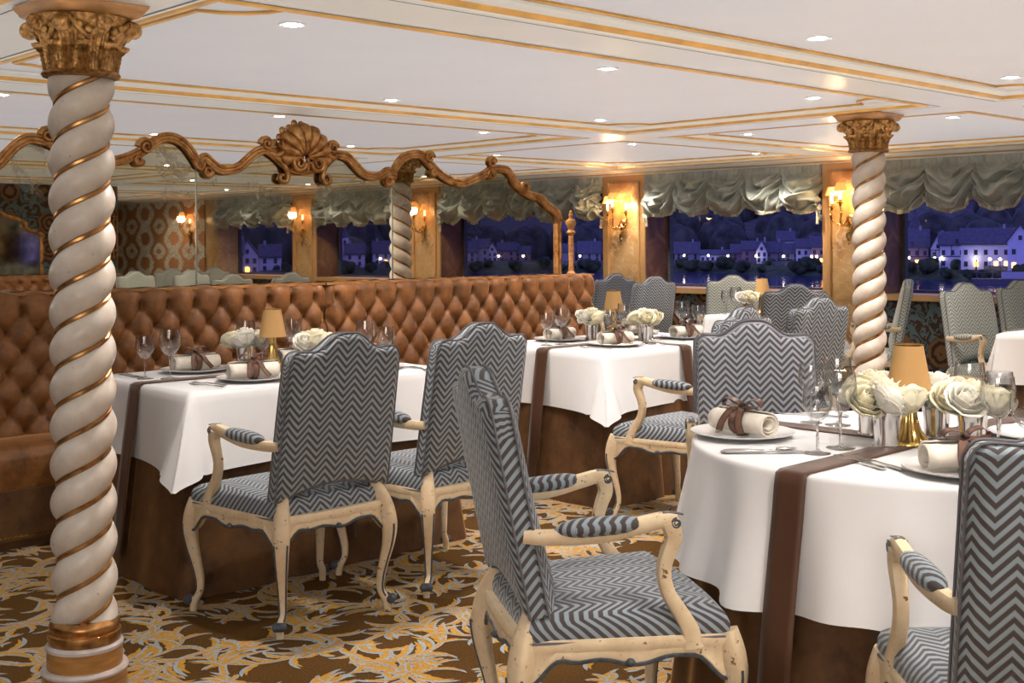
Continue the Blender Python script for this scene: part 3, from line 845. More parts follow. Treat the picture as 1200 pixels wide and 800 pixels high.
# --- walls
struct(MB().box(XG+.02, XG+.12, -8.6, 11.9, 0, .80).box(XG+.02, XG+.12, -8.6, 11.9, 1.70, ZB).obj('wall_window_side', 'marble_dark', smooth=False))
struct(MB().box(-4.6, -4.5, -8.6, 11.9, 0, ZP).obj('wall_back', 'plaster', smooth=False))
struct(MB().box(-4.5, XG+.1, 11.8, 11.9, 0, ZP).obj('wall_left', 'back_room', smooth=False))
struct(MB().box(-4.5, XG+.1, -8.7, -8.6, 0, ZP).obj('wall_right', 'plaster', smooth=False))
# lower wall panels with printed cloth, sill boards
ends = [(-4.53, -2.518), (-1.962, .047), (.603, 2.612), (3.168, 5.177), (5.733, 7.742), (8.298, 10.31)]
for i, (a, b) in enumerate(ends):
    o = MB().box(XW+.02, XG, a, b, 0, .812).obj('trim_%d' % (NT_+i), 'suzani', smooth=False); struct(o)
    o = MB().box(XW-.025, XG+.05, a+.002, b-.002, .812, .862).obj('trim_%d' % (NT_+20+i), 'pine_gold', smooth=False); struct(o)
    fr = MB()
    for q in ((a, a+.03, .862, 1.72), (b-.03, b, .862, 1.72), (a, b, .862, .885), (a, b, 1.69, 1.72)): fr.box(XG-.02, XG+.03, *q)
    w = struct(fr.obj('window_%d' % (i+1), 'slate_trim', smooth=False))
    MB().box(XG, XG+.008, a+.03, b-.03, .885, 1.69).obj('pane', 'window_glass', w, smooth=False)
    hd = MB().box(XW+.10, XG, a, b, 1.665, ZB).obj('trim_%d' % (NT_+40+i), 'marble_dark', smooth=False); struct(hd)
# piers: marble core, gilt frame on the face
def pier():
    root = empty('window_pier', (0, 0, 0)); root['category'] = 'pillar'
    MB().box(0, XG-XW+.06, -PH, PH, 0, 1.985).obj('marble_reveal', 'marble_dark', root, smooth=False)
    MB().box(-.012, .0, -PH+.055, PH-.055, .10, 1.93).obj('marble_panel', 'marble', root, smooth=False)
    fr = MB()
    for (y0, y1, z0, z1) in ((-PH, -PH+.055, 0, 1.985), (PH-.055, PH, 0, 1.985), (-PH+.055, PH-.055, 1.93, 1.985), (-PH+.055, PH-.055, 0, .10)):
        fr.box(-.016, .004, y0, y1, z0, z1)
    mo = MB()
    q = PH-.075
    mo.sweep([(-.020, -q, .13), (-.020, q, .13), (-.020, q, 1.905), (-.020, -q, 1.905)], .013, 8, closed=True)
    f = fr.obj('pine_frame', 'pine_gold', root, smooth=False)
    mo.obj('inner_moulding', 'pine_gold', f)
    return Proto(root)
PIER = pier()
PW = ('just right of the finial at the end of the mirror', 'behind the right-hand twisted column', 'right of the right-hand window, beyond the view', 'seen in the mirror just right of the mirrored column', 'seen in the left half of the mirror')
for y, wds in zip(PIERS, PW): PIER.put((XW, y, 0), 0, 'gilt-framed marble pier ' + wds, 'pillar')
PIER.put((XW, 10.585, 0), 0, 'marble window pier in a gilt frame, hidden behind the mirror partition', 'pillar')
# damask stretch of the window wall (seen in the mirror)
o = MB().box(XW-.02, XG, -8.6, -4.9, 0, 2.0).obj('wall_damask', 'damask', smooth=False); struct(o)
struct(MB().box(XW, XG+.05, -4.9, -4.53, 0, 2.0).obj('trim_90', 'marble', smooth=False))
# --- balloon curtains
def curtain(y0, y1, label, seed):
    rnd = random.Random(seed)
    L = y1-y0; ns = 5; xb = XW+.02
    root = tag(empty('balloon_curtain', (0, 0, 0)), label, 'curtain')
    jit = [rnd.uniform(-.02, .02) for _ in range(8)]; ph = [rnd.uniform(0, 6) for _ in range(12)]
    def zbot(u):
        s = u*ns; k = min(ns-1, int(s)); p = s-k
        e = min(u, 1-u)
        z = 1.672 - (.122 + jit[k])*sin(pi*p)**.6
        z -= .15*exp(-(e/.022)**2)
        return z
    def f(u, v):
        s = u*ns; k = min(ns-1, int(s)); p = s-k
        zb = zbot(u); z = 1.992 + (zb-1.992)*v
        sw = sin(pi*p)**.8
        head = 1 - sstep(.12, .32, v)
        x = -.010*head*sin(u*ns*7*2*pi + ph[1]) - .006*head*sin(u*ns*11*2*pi)
        bl = sin(pi*min(1, max(0, (v-.10)/.90))**1.5)
        x -= (.025 + .10*sw)*bl*(1-head*.6)
        par = 1-(2*p-1)**2
        fold = sin(2*pi*(3.0*v - .85*par + .25*sin(7*p+ph[k])) + ph[k])
        x -= .048*fold*sstep(.15, .45, v)*(.35+.65*sw)
        fold2 = sin(2*pi*(6.5*v - 1.9*par*(1+.3*sin(ph[k+2])) + .35*sin(11*p+3*v+ph[k+1])) + 2*ph[k])
        x -= .024*fold2*sstep(.12, .4, v)
        x -= .007*sin(31*u*L + 9*v + ph[3])*sin(17*v + 23*u*L + ph[2])*sstep(.1, .3, v)
        zz = z + .012*sin(2*pi*(3.0*v-.85*par)+1.2+ph[k])*sstep(.2, .5, v)*(1-sstep(.9, 1., v))
        e = min(u, 1-u)
        return (xb - .03 + x, y0 + L*u + .010*sin(9*v+ph[4])*sstep(.2, .6, v), zz)
    nu, nv = 210, 60
    c = MB().grid(f, nu, nv).obj('silk_drape', 'silk', root, ang=180)
    fr = MB()
    for i in range(0, nu*2+1):
        u = i/(nu*2); p = V(f(u, 1.0)); j = rnd.uniform(-1, 1)
        fr.sweep([p + V((0, 0, .012)), p + V((j*.004, j*.003, -.008)), p + V((j*.006, j*.004, -.022))], [.0045, .006, .0035], 4)
    fr.obj('fringe', 'fringe', root)
    for k in (0, 1):
        p = V(f(.012 if k == 0 else .988, 1.0)); t = MB()
        t.lathe([(.002, .03), (.010, .02), (.012, .005), (.007, 0), (.013, -.012), (.016, -.045), (.004, -.048)], 10, tuple(p + V((-.01, 0, -.02))))
        t.obj('tassel', 'fringe', root)
cl = ('seen far left in the mirror beside the damask wall', 'seen in the mirror between two mirrored sconces', 'seen in the mirror right of the mirrored column', 'over the right-hand window, right of the twisted column', 'over the wide window between the two real sconces', 'over the window strip left of the pier with the sconce')
for i, (a, b) in enumerate(ends): curtain(a+.004, b-.004, 'grey silk balloon curtain, ' + cl[i], i)
# --- wall sconces
def make_sconce():
    root = empty('wall_sconce', (0, 0, 0)); root['category'] = 'sconce'
    st = MB()
    st.sweep(crv([(-.03, 0, 1.30), (-.035, .012, 1.36), (-.028, -.012, 1.42), (-.035, .006, 1.47), (-.05, 0, 1.51)], 5), lambda i, t: .006+.010*sin(pi*t), 8)
    for k in range(7): 
        a = k*.9; st.ball((-.035, .016*sin(a*2), 1.33+.026*k), .011-.0006*k, 7, 5, sz=1.5)
    st.ball((-.03, 0, 1.29), .010, 8, 5, sz=1.6)
    st.lathe([(.002, -.02), (.030, -.018), (.034, -.008), (.020, .002), (.002, .004)], 14, (-.02, 0, 1.50), ax=M.Rotation(-pi/2, 3, 'Y'))
    st.obj('stem', 'brass', root)
    for (y, x, zt) in ((-.122, -.10, 1.60), (.0, -.165, 1.63), (.122, -.10, 1.60)):
        ar = MB()
        s = 1 if y > 0 else -1
        pts = [(-.05, y*.1, 1.48), (-.06, y*.45, 1.445), (x*.85, y*.85, 1.465), (x*1.02, y*1.08, 1.52), (x, y, zt-.03)] if y else [(-.05, 0, 1.46), (-.09, .02, 1.43), (-.14, .015, 1.46), (-.17, -.01, 1.53), (x, 0, zt-.03)]
        ar.sweep(crv(pts, 6), lambda i, t: .0075 - .002*t, 7)
        for k in range(4):
            p = crv(pts, 6)[4+5*k]; ar.ball(p, .012, 7, 5, sz=.8)
        ar.lathe([(.004, -.035), (.014, -.02), (.008, -.012), (.030, -.004), (.033, .001), (.014, .004), (.013, .028), (.004, .03)], 16, (x, y, zt))
        arm = ar.obj('arm', 'brass', root)
        MB().lathe([(.003, .026), (.011, .027), (.011, .115), (.004, .118)], 12, (x, y, zt)).obj('candle', 'candle_glow', arm)
        MB().lathe([(.056, .095), (.0555, .10), (.031, .168), (.029, .168), (.053, .10), (.0545, .095)], 24, (x, y, zt), caps=False).obj('lamp_shade', 'sconce_shade', arm)
    return Proto(root)
SCON = make_sconce()
sl = ('on the marble pier beside the finial', 'half hidden by the right-hand twisted column', 'seen in the mirror just right of the mirrored column', 'mirrored between two curtains left of the middle')
spots = [(XW-.016, y) for y in PIERS if abs(y-2.89) > .1] + [(XW-.02, -5.28)]
sl += ('seen in the mirror on the damask wall',)
LIGHTS = []
for (x, y), wds in zip(spots, sl):
    SCON.put((x, y, 0), 0, 'gilt sconce with orange shades ' + wds)
    LIGHTS.append((x-.13, y, 1.675))
for x, wds in ((3.8, 'on the dark far wall, reflected in a window'), (-3.2, 'on the dark far wall behind the partition')):
    SCON.put((x, 11.79, 0), pi/2*-1 + pi, 'gilt sconce with orange shades ' + wds)
# --- mirror partition
FRAME = [(1.30, 1.70), (1.52, 1.72), (1.70, 1.82), (1.86, 1.80), (2.0, 1.66), (2.07, 1.655), (2.14, 1.692), (2.187, 1.745), (2.239, 1.796), (2.30, 1.823), (2.40, 1.80), (2.50, 1.745), (2.60, 1.722), (2.686, 1.726), (2.771, 1.746), (2.863, 1.789), (2.933, 1.840), (2.99, 1.865), (3.052, 1.860), (3.11, 1.823), (3.159, 1.763), (3.189, 1.722), (3.205, 1.765), (3.222, 1.768), (3.259, 1.740), (3.309, 1.710), (3.376, 1.713), (3.428, 1.733), (3.481, 1.777), (3.535, 1.816), (3.589, 1.828), (3.66, 1.79), (3.72, 1.745), (3.822, 1.725), (3.93, 1.745), (3.99, 1.79), (4.043, 1.822), (4.132, 1.814), (4.193, 1.767), (4.254, 1.720), (4.316, 1.707), (4.379, 1.714), (4.424, 1.741), (4.458, 1.735), (4.474, 1.715), (4.489, 1.765), (4.541, 1.822), (4.621, 1.851), (4.688, 1.849), (4.755, 1.799), (4.823, 1.749), (4.913, 1.705), (5.019, 1.686), (5.106, 1.710), (5.202, 1.746), (5.254, 1.775), (5.314, 1.789), (5.40, 1.785), (5.44, 1.76), (5.482, 1.705), (5.544, 1.662), (5.623, 1.624), (5.703, 1.612), (5.743, 1.592), (5.783, 1.559), (5.841, 1.531), (5.885, 1.497), (5.895, 1.44)]
def ftop(x):
    for (a, za), (b, zb) in zip(FRAME, FRAME[1:]):
        if a <= x <= b: return za + (zb-za)*(x-a)/(b-a)
    return 1.70
struct(MB().box(-1.4, 6.12, YM+.03, YM+.12, 0, 1.03).obj('wall_partition', 'marble_dark', smooth=False))
def mirror():
    root = tag(empty('partition_mirror', (3.5, YM, 0)), 'long old mirror in a curved gilt rocaille frame standing on the velvet banquette back', 'mirror')
    off = V((3.5, YM, 0))
    cuts = [-1.3, .4, 1.87, 3.172, 4.474, 5.885]
    for a, b in zip(cuts, cuts[1:]):
        xs = sorted([a+.002, b-.002] + [x for x, z in FRAME if a < x < b])
        poly = [(a+.002, 1.097), (b-.002, 1.097)] + [(x, ftop(x)) for x in reversed(xs)]
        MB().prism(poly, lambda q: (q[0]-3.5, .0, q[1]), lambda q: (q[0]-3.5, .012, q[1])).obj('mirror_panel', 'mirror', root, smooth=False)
    bk = MB()
    for a, b in zip(cuts, cuts[1:]):
        xs = sorted([a, b] + [x for x, z in FRAME if a < x < b])
        poly = [(a, 1.097), (b, 1.097)] + [(x, ftop(x)-.004) for x in reversed(xs)]
        bk.prism(poly, lambda q: (q[0]-3.5, .013, q[1]), lambda q: (q[0]-3.5, .028, q[1]))
    for c in cuts[1:-1]: bk.box(c-.004-3.5, c+.004-3.5, -.002, .004, 1.097, ftop(c)-.02, 1)
    bk.obj('backing', ('marble_dark', 'mirror_edge'), root, smooth=False)
    # top rail
    fm = MB()
    pts = crv([(x-3.5, -.004, z) for x, z in FRAME], 3)
    for (r, dz, dy) in ((.020, 0, 0), (.0115, .019, -.012), (.009, -.016, -.014)):
        P = []
        for i, p in enumerate(pts):
            t = (pts[min(len(pts)-1, i+1)] - pts[max(0, i-1)]).normalized(); nrm = V((-t.z, 0, t.x))
            P.append(p + nrm*dz + V((0, dy, 0)))
        fm.sweep(P, r, 8, upv=(0, 1, 0))
    fm.box(5.878-3.5, 5.916-3.5, -.022, .024, 1.095, 1.45)
    fm.sweep([(5.897-3.5, -.024, 1.096), (5.897-3.5, -.024, 1.45)], .010, 8)
    fr = fm.obj('frame', 'gold', root, ang=60)
    # scroll ornaments on the rail
    def scroll(x, z, r, s, s2=1):
        P = []; sc = MB()
        for k in range(22):
            a = k/21*3.3*pi; rr = 1.22*r*(1-k/26)
            P.append((x-3.5 + s*(rr*cos(a) - r), -.014, z + s2*rr*sin(a)))
        sc.sweep(P, lambda i, t: (.015 - .005*t, .023), 8, upv=(0, 1, 0)).obj('scroll_ornament', 'gold', fr, ang=60)
    for (x, z, r, s, s2) in ((2.345, 1.845, .030, -1, 1), (2.845, 1.815, .034, -1, 1), (2.86, 1.745, .022, 1, -1), (3.255, 1.70, .024, 1, -1), (3.56, 1.865, .030, -1, 1), (4.06, 1.865, .030, 1, 1), (4.78, 1.84, .030, 1, 1), (4.80, 1.75, .020, 1, -1), (5.30, 1.83, .030, 1, 1), (5.60, 1.665, .034, 1, 1), (4.46, 1.69, .026, 1, -1), (5.24, 1.75, .028, -1, 1)):
        scroll(x, z, r, s, s2)
    # rocaille shell crest
    cr = MB(); cx, cz = 3.835-3.5, 1.795
    def shell(u, v):
        a = pi*(-.10 + 1.20*u); n = 9
        rib = abs(sin(pi*n*u)); L = .150 + .034*sin(pi*u) + .016*rib**.6
        q = .10 + .90*v
        y = -.022 - .045*sin(pi*min(1, q*1.0))**.8 - .018*rib**.7*q**.5
        return (cx + q*L*cos(a), y if v < .999 else -.012, cz + q*L*sin(a)*1.02)
    cr.grid(shell, 108, 14)
    cr.grid(lambda u, v: (shell(u, v)[0], -.006, shell(u, v)[2]), 108, 1)
    for k in range(7):
        a = pi*(.52 + .07*k); L = .19 + .012*(k % 2)
        cr.ball((cx + L*cos(a), -.006, cz + L*sin(a)), .022, 8, 6, sy=.6)
    for s in (1, -1):
        P = []
        for k in range(26):
            q = k/25; a = q*3.4*pi; rr = .046*(1-q*.8)
            P.append((cx + s*(.064 - rr*cos(a)), -.062, cz - .030 + rr*sin(a)*-1))
        cr.sweep(P, lambda i, t: (.014-.006*t, .020), 8, upv=(0, 1, 0))
        P = crv([(cx + s*.245, -.01, cz+.03), (cx + s*.19, -.02, cz+.005), (cx + s*.135, -.028, cz-.045), (cx + s*.115, -.03, cz-.10), (cx + s*.13, -.03, cz-.135), (cx + s*.165, -.03, cz-.13), (cx + s*.165, -.03, cz-.10), (cx+s*.145, -.03, cz-.10)], 5)
        cr.sweep(P, lambda i, t: (.020-.009*t, .018), 8, upv=(0, 1, 0))
        cr.sweep(crv([(cx + s*.19, -.03, cz+.005), (cx + s*.15, -.04, cz+.03), (cx + s*.16, -.04, cz+.09)], 5), lambda i, t: (.016-.006*t, .014), 7, upv=(0, 1, 0))
    cr.ball((cx, -.058, cz-.035), .015, 10, 6, sz=2.6)
    cr.sweep([(cx-.10, -.02, cz-.060), (cx, -.035, cz-.072), (cx+.10, -.02, cz-.060)], (.016, .014), 8)
    cr.obj('shell_crest', 'gold', root, ang=60)
    for ch in root.children: pass
mirror()
# turned finial post at the end of the partition
o = MB().lathe([(.002, 1.03), (.034, 1.03), (.034, 1.035), (.022, 1.04), (.030, 1.055), (.036, 1.075), (.028, 1.10), (.018, 1.115), (.022, 1.13), (.016, 1.15), (.019, 1.27), (.017, 1.36), (.026, 1.368), (.034, 1.38), (.024, 1.392), (.018, 1.40), (.024, 1.412), (.038, 1.44), (.034, 1.462), (.016, 1.475), (.014, 1.49), (.018, 1.497), (.010, 1.51), (.013, 1.52), (.003, 1.535)], 24).obj('turned_finial', 'wood_gold')
o.location = (6.05, YM+.02, 0); tag(o, 'turned gilt wooden finial post standing at the right end of the mirror partition', 'finial')
# --- tufted banquettes
def tuft_fn(Y0, z0, z1, dx, dz, amp):
    zt = z1 - .085
    def h(x, z):
        zz = min(z, zt); p = x/dx + (zt-zz)/(2*dz); q = x/dx - (zt-zz)/(2*dz)
        s = abs(sin(pi*p))*abs(sin(pi*q))
        g = s**.42
        if z > zt:
            k = (z-zt)/(z1-zt); ch = abs(sin(pi*x/dx))**.55; g = g*(1-sstep(0, .25, k)) + ch*sstep(0, .25, k)
        ip, iq = p-round(p), q-round(q); d2 = ip*ip+iq*iq
        pl = .13*sin(9*atan2(iq, ip+1e-6) + 3*x)*exp(-d2/.06)*min(1, d2/.004)
        return amp*(g + pl) - amp*.95*exp(-d2/.009)*(1 if z < zt+.03 else 0)
    return h
def banquette(x0, x1, yb, label, sgn=1, z1=1.085, res=.0105, name='tufted_banquette'):
    """faces -Y for sgn=1; yb is the back plane"""
    root = tag(empty(name, (x0, yb, 0)), label, 'banquette'); W = x1-x0
    dx, dz, z0 = .148, .092, .40
    h = tuft_fn(0, z0, z1, dx, dz, .044)
    nx, nz = int(W/res), 64
    def f(u, v):
        x = W*u
        if v < .8:
            z = z0 + (z1-.03-z0)*(v/.8); y = -.125 + .05*(z-z0)/(z1-z0) - h(x+x0, z)
        else:
            a = (v-.8)/.2*pi/2; e = h(x+x0, z1-.03)
            z = z1-.03 + (.03+e*.35)*sin(a); y = -.075 - e*cos(a)**.6 + .05*(1-cos(a))
        ed = min(x, W-x)
        if ed < .06: y += .045*(1-ed/.06)**2; z -= .02*(1-ed/.06)**2*(1 if v > .7 else 0)
        return (x, y*sgn, z)
    bk = MB().grid(f, nx, nz, flip=sgn < 0)
    bk.box(.006, W-.006, *sorted((-.07*sgn, -.002*sgn)), .05, z1-.02)
    bk.obj('backrest', 'rust_velvet', root, ang=180)
    # seat cushions, plain front panels with nail heads
    MB().box(0, W, *sorted((-.085*sgn, 0)), z1-.004, z1+.008).obj('wood_ledge', 'wood_gold', root, smooth=False)
    st = MB(); n = max(1, round(W/1.35)); w = W/n
    for i in range(n):
        a, b = i*w+.004, (i+1)*w-.004
        def g(u, v, a=a, b=b):
            x = a + (b-a)*u
            pr = [(-.10, .435), (-.30, .452), (-.42, .450), (-.485, .435), (-.515, .405), (-.520, .36), (-.510, .30), (-.495, .255), (-.46, .235)]
            t = v*8; k = min(7, int(t)); q = t-k
            y = pr[k][0]*(1-q)+pr[k+1][0]*q; z = pr[k][1]*(1-q)+pr[k+1][1]*q
            e = min(u, 1-u)*(b-a); 
            if e < .03: y += .02*(1-e/.03)**2*(1 if v > .3 else 0); z -= .015*(1-e/.03)**2
            return (x, y*sgn, z)
        st.grid(g, 24, 24)
    st.obj('seat_cushion', 'rust_velvet', root, ang=70)
    bs = MB(); nl = MB()
    for i in range(n):
        a, b = i*w+.002, (i+1)*w-.002
        bs.box(a, b, *sorted((-.505*sgn, -.06*sgn)), .045, .262)
        k = int((b-a)/.022); nl.box(a+.004, b-.004, *sorted((-.5065*sgn, -.504*sgn)), .058, .066)
        for j in range(k): nl.ball((a+.011+j*.022, -.507*sgn, .062), .006, 6, 4)
    bs.box(.02, W-.02, *sorted((-.47*sgn, -.06*sgn)), 0, .05)
    b_ = bs.obj('base_panel', 'brown_velvet', root, smooth=False)
    nl.obj('nail_trim', 'brass', b_)
banquette(-1.25, 3.93, YM, 'long deep-buttoned rust velvet banquette behind the left table and the left twisted column')
banquette(3.94, 6.17, YM, 'deep-buttoned rust velvet banquette ending left of the marble pier, behind the middle table')
# --- opposite partition (seen in the mirror only)
struct(MB().box(1.2, 6.72, -2.72, -2.62, 0, ZB).obj('wall_opposite', 'suzani', smooth=False))
banquette(1.3, 6.7, -2.585, 'tufted rust velvet banquette against the opposite partition, seen at the left of the mirror', sgn=-1, z1=.95, res=.03)
def arch_mirror():
    root = tag(empty('arched_mirror', (5.15, -2.62, 0)), 'arched gilt mirror reflected at the far left of the big mirror', 'mirror')
    top = [(-.62, 1.40), (-.58, 1.46), (-.45, 1.50), (-.38, 1.60), (-.2, 1.66), (0, 1.76), (.2, 1.66), (.38, 1.60), (.45, 1.50), (.58, 1.46), (.62, 1.40)]
    poly = [(-.62, .97), (.62, .97)] + top[::-1]
    MB().prism(poly, lambda q: (q[0], .012, q[1]), lambda q: (q[0], .004, q[1])).obj('mirror_panel', 'mirror_dim', root, smooth=False)
    f = MB().sweep(crv([(x, .016, z) for x, z in top], 5), (.024, .026), 8, upv=(0, 1, 0)).sweep([(-.62, .016, .97), (-.62, .016, 1.40)], .022, 8).sweep([(.62, .016, .97), (.62, .016, 1.40)], .022, 8)
    for s in (1, -1):
        for (x, z) in ((.62, 1.42), (.42, 1.56), (.1, 1.74)): f.ball((s*x, .022, z), .036, 8, 6, sy=.6)
    f.obj('frame', 'gold', root)
arch_mirror()
def lattice():
    root = tag(empty('fretwork_frame', (6.6, -2.615, 0)), 'small gilt fretwork frame reflected just right of the left twisted column', 'frame')
    m = MB()
    for d in (0, .045):
        x0, x1, z0, z1 = -.10+d, .10-d, 1.10+d, 1.66-d
        m.sweep([(x0, .015, z0), (x1, .015, z0), (x1, .015, z1), (x0, .015, z1)], .010, 6, closed=True)
    for k in range(6):
        z = 1.14+.095*k; m.sweep([(-.10, .015, z), (-.055, .015, z+.02)], .007, 6); m.sweep([(.10, .015, z), (.055, .015, z+.02)], .007, 6)
    m.obj('frame', 'gold', root)
lattice()
# --- columns
COLM = make_column()
COLM.put((1.555, 3.50, 0), R(2), 'cream and gilt twisted column with carved gold capital, in the left foreground')
COLM.put((6.24, 3.59, 0), R(2), 'cream and gilt twisted column standing between the tables at right, by the window')
# --- ceiling spotlights
def make_spot():
    root = empty('ceiling_spotlight', (0, 0, 0)); root['category'] = 'ceiling light'
    MB().lathe([(.030, -.001), (.046, -.004), (.048, .0), (.046, .004), (.030, .004)], 24, caps=False).obj('trim_ring', 'fixture_white', root)
    MB().lathe([(.002, -.004), (.020, -.004), (.031, .002), (.002, .003)], 20).obj('lens', 'spot_glow', root)
    return Proto(root)
SP = make_spot()
xs = [2.295, 3.90, 5.524, 7.068, 8.69]; ys = [2.443, 3.492, 5.006, 6.077, 7.61]
on_ = {(0, 1), (1, 0), (1, 1), (2, 0), (1, 2), (1, 3), (2, 1), (2, 2), (2, 3), (3, 1), (2, 4), (3, 2), (3, 4), (4, 4), (3, 3), (4, 3), (0, 3), (1, 4)}
rn = ('in the nearest ceiling panel at top right', 'along the near edge of the second ceiling panel row', 'along the far edge of the second ceiling panel row', 'along the near edge of the ceiling panels above the mirror', 'in the farthest row of ceiling panels beyond the mirror')
SPOTS = []
for i, x in enumerate(xs):  # extra row following the panel layout, added to brighten the foreground
    SP.put((x, .93, ZP-.001), 0, 'added recessed spotlight %d along the near edge of the nearest ceiling panel, above the picture' % (i+1), group='recessed ceiling spotlights')
    SPOTS.append((x, .93))
for j in range(5):
    row = sorted(i for i in range(5) if (i, j) in on_)
    for q, i in enumerate(row):
        SP.put((xs[i], ys[j], ZP-.001), 0, 'recessed spotlight, %s from left %s' % (('first', 'second', 'third', 'fourth', 'fifth')[q], rn[j]), group='recessed ceiling spotlights')
        SPOTS.append((xs[i], ys[j]))
for i, x in enumerate(xs):
    for j, y in enumerate((-.1, -1.4, -3.4, -5.6)):  # the two farthest rows are added to brighten the mirrored side
        SP.put((x, y, ZP-.001), 0, 'round recessed spotlight, number %d along the %s ceiling row seen only in the mirror' % (i+1, ('first', 'second', 'third', 'fourth')[j]), group='recessed ceiling spotlights')
        SPOTS.append((x, y))
# ================================================================== TABLES
# left table
T1 = rect_table(2.235, 3.49, 4.10, 4.95, 'right of the left twisted column')
runner(0, T1[0], T1[1]-.0, T1[2], .085, 'brown satin runner along the left table, hanging over its left end', .10, .012, lift=.003, flare=.085)
runner(1, T1[0]+.02, T1[1], T1[3], .085, 'brown satin runner across the left table, hidden behind the first armchair', .12, .012, lift=.0015, flare=.085)
a = 'at the far left setting of the left table'
plate_set(2.62, 4.76, -6, a)
glass_pair(2.337, 4.665, 2.415, 4.60, 'left of the two rolled napkins on the left table')
put_on(KNIFE, 2.345, 4.80, 178, 'silver table knife lying left of the wine glasses on the left table')
a = 'at the near setting of the left table'
plate_set(2.62, 4.29, -14, a)
put_on(FORK, 2.42, 4.29, 12, 'outer silver fork beside the near plate on the left table', cat='fork'); put_on(FORK, 2.385, 4.25, 12, 'silver fork at the corner of the left table, nearer the cloth edge')
bouquet(2.83, 4.70, 'left of the tan lamp on the left table', 5, seed=1)
bouquet(3.00, 4.40, 'right of the tan lamp on the left table', 6, seed=2, spread=.058)
put_on(LAMP, 2.865, 4.53, 0, 'small table lamp with plain tan shade and gilt base on the left table')
glass_pair(2.955, 4.73, 2.93, 4.86, 'behind the left bouquet on the left table'); put_on(GS, 2.87, 4.62, 0, 'smaller wine glass just in front of the tan lamp on the left table'); put_on(GB, 3.16, 4.83, 0, 'tall wine glass right of the tan lamp, behind the roses on the left table')
plate_set(3.10, 4.70, 5, 'behind the lamp on the left table')
put_on(GB, 3.30, 4.44, 0, 'taller wine glass showing above the first armchair, right end of the left table'); put_on(GS, 3.335, 4.33, 0, 'smaller wine glass showing above the first armchair, right end of the left table')
put_on(KNIFE, 3.36, 4.20, 4, 'silver knife on the bare right corner of the left table, between the two armchairs')
plate_set(3.22, 4.29, 10, 'hidden behind the first armchair on the left table')
# middle table
T2 = rect_table(4.45, 5.72, 4.02, 4.90, 'by the right end of the banquette')
runner(0, T2[0], T2[1]-.02, T2[2], .085, 'brown satin runner along the middle table, hanging over its left end', .10, .012, lift=.003, flare=.085)
runner(1, T2[0]+.0, T2[1], T2[3], .085, 'brown satin runner across the middle table, hanging over the near side', .12, .012, lift=.0015, flare=.085)
plate_set(4.82, 4.27, -8, 'at the near left setting of the middle table')
plate_set(4.86, 4.72, 4, 'at the left back of the middle table')
plate_set(5.45, 4.29, -8, 'at the near right setting of the middle table')
plate_set(5.53, 4.74, 4, 'at the back of the middle table, behind the lamp')
glass_pair(4.60, 4.57, 4.70, 4.555, 'at the left end of the middle table')
glass_pair(5.06, 4.52, 5.16, 4.50, 'between the two bouquets on the middle table')
glass_pair(5.70, 4.40, 5.60, 4.44, 'at the right end of the middle table')
put_on(FORK, 4.655, 4.28, 10, 'silver fork left of the near left plate on the middle table'); put_on(FORK, 4.62, 4.23, 10, 'second silver fork, nearer the drooping cloth corner of the middle table')
put_on(KNIFE, 4.99, 4.19, 4, 'silver knife right of the near left plate on the middle table')
put_on(FORK, 5.27, 4.26, 8, 'silver fork between the runner and the near right plate on the middle table')
bouquet(4.99, 4.60, 'left of the lamp on the middle table', 5, seed=3)
bouquet(5.145, 4.345, 'in front of the lamp on the middle table', 6, seed=4, spread=.06)
put_on(CUP, 5.235, 4.40, 0, 'small empty silver cup just behind the front bouquet on the middle table')
put_on(LAMP, 5.20, 4.62, 0, 'small table lamp with tan shade on the middle table, against the banquette end')
# round table
cx3, cy3, R3 = 3.105, 1.635, .612
t3 = tag(empty('round_table', (cx3, cy3, 0)), 'round dining table with brown velvet skirt in the right foreground', 'table')
MB().lathe([(.01, .72), (R3-.01, .72), (R3-.005, .73), (R3-.01, .748), (.01, .748)], 48).obj('table_top', 'wood_gold', t3)
MB().grid(lambda u, v: ((R3-.012 + .09*v**1.1 + .012*v*sin(2*pi*u*22) + .006*v*sin(2*pi*u*9))*cos(2*pi*u), (R3-.012 + .09*v**1.1 + .012*v*sin(2*pi*u*22))*sin(2*pi*u), .745*(1-v)+.004), 220, 10, cu=True).obj('velvet_skirt', 'brown_velvet', t3)
def rc(u, v):
    a = 2*pi*u
    if v < .4: r = R3*(v/.4); return (r*cos(a), r*sin(a), TZ)
    q = (v-.4)/.6
    wv = .50*sin(a*13+.6) + .45*sin(a*21+1.9+sin(a*3)) + .25*sin(a*5)
    drop = .325 + .008*sin(a*4+1) + .008*sin(a*7)
    if q < .12: t = q/.12*pi/2; return ((R3+.012*sin(t))*cos(a), (R3+.012*sin(t))*sin(a), TZ-.012*(1-cos(t)))
    s = (q-.12)/.88
    r = R3+.012 + .055*s**1.1 + .040*wv*s**.9
    return (r*cos(a), r*sin(a), TZ-.012-(drop-.012)*s)
cb = MB().grid(rc, 200, 40, cu=True); o = cb.obj('tablecloth', 'linen', None, ang=80); o.location = (cx3, cy3, 0)
tag(o, 'white round tablecloth falling in soft folds over the round table', 'tablecloth')
runner(0, cx3, cy3, R3+.018, .088, 'wide brown satin runner hanging over the front of the round table', .03, .0, lift=.003, flare=.115)
runner(1, cx3-.0, cy3, R3+.018, .088, 'wide brown satin runner crossing the round table from back left', .03, .0, lift=.0015, flare=.115)
plate_set(2.838, 2.035, -98, 'at the left setting of the round table')
plate_set(2.757, 1.336, -40, 'at the near right setting of the round table')
put_on(KNIFE, 2.655, 1.835, -134, 'silver knife in front of the left plate on the round table')
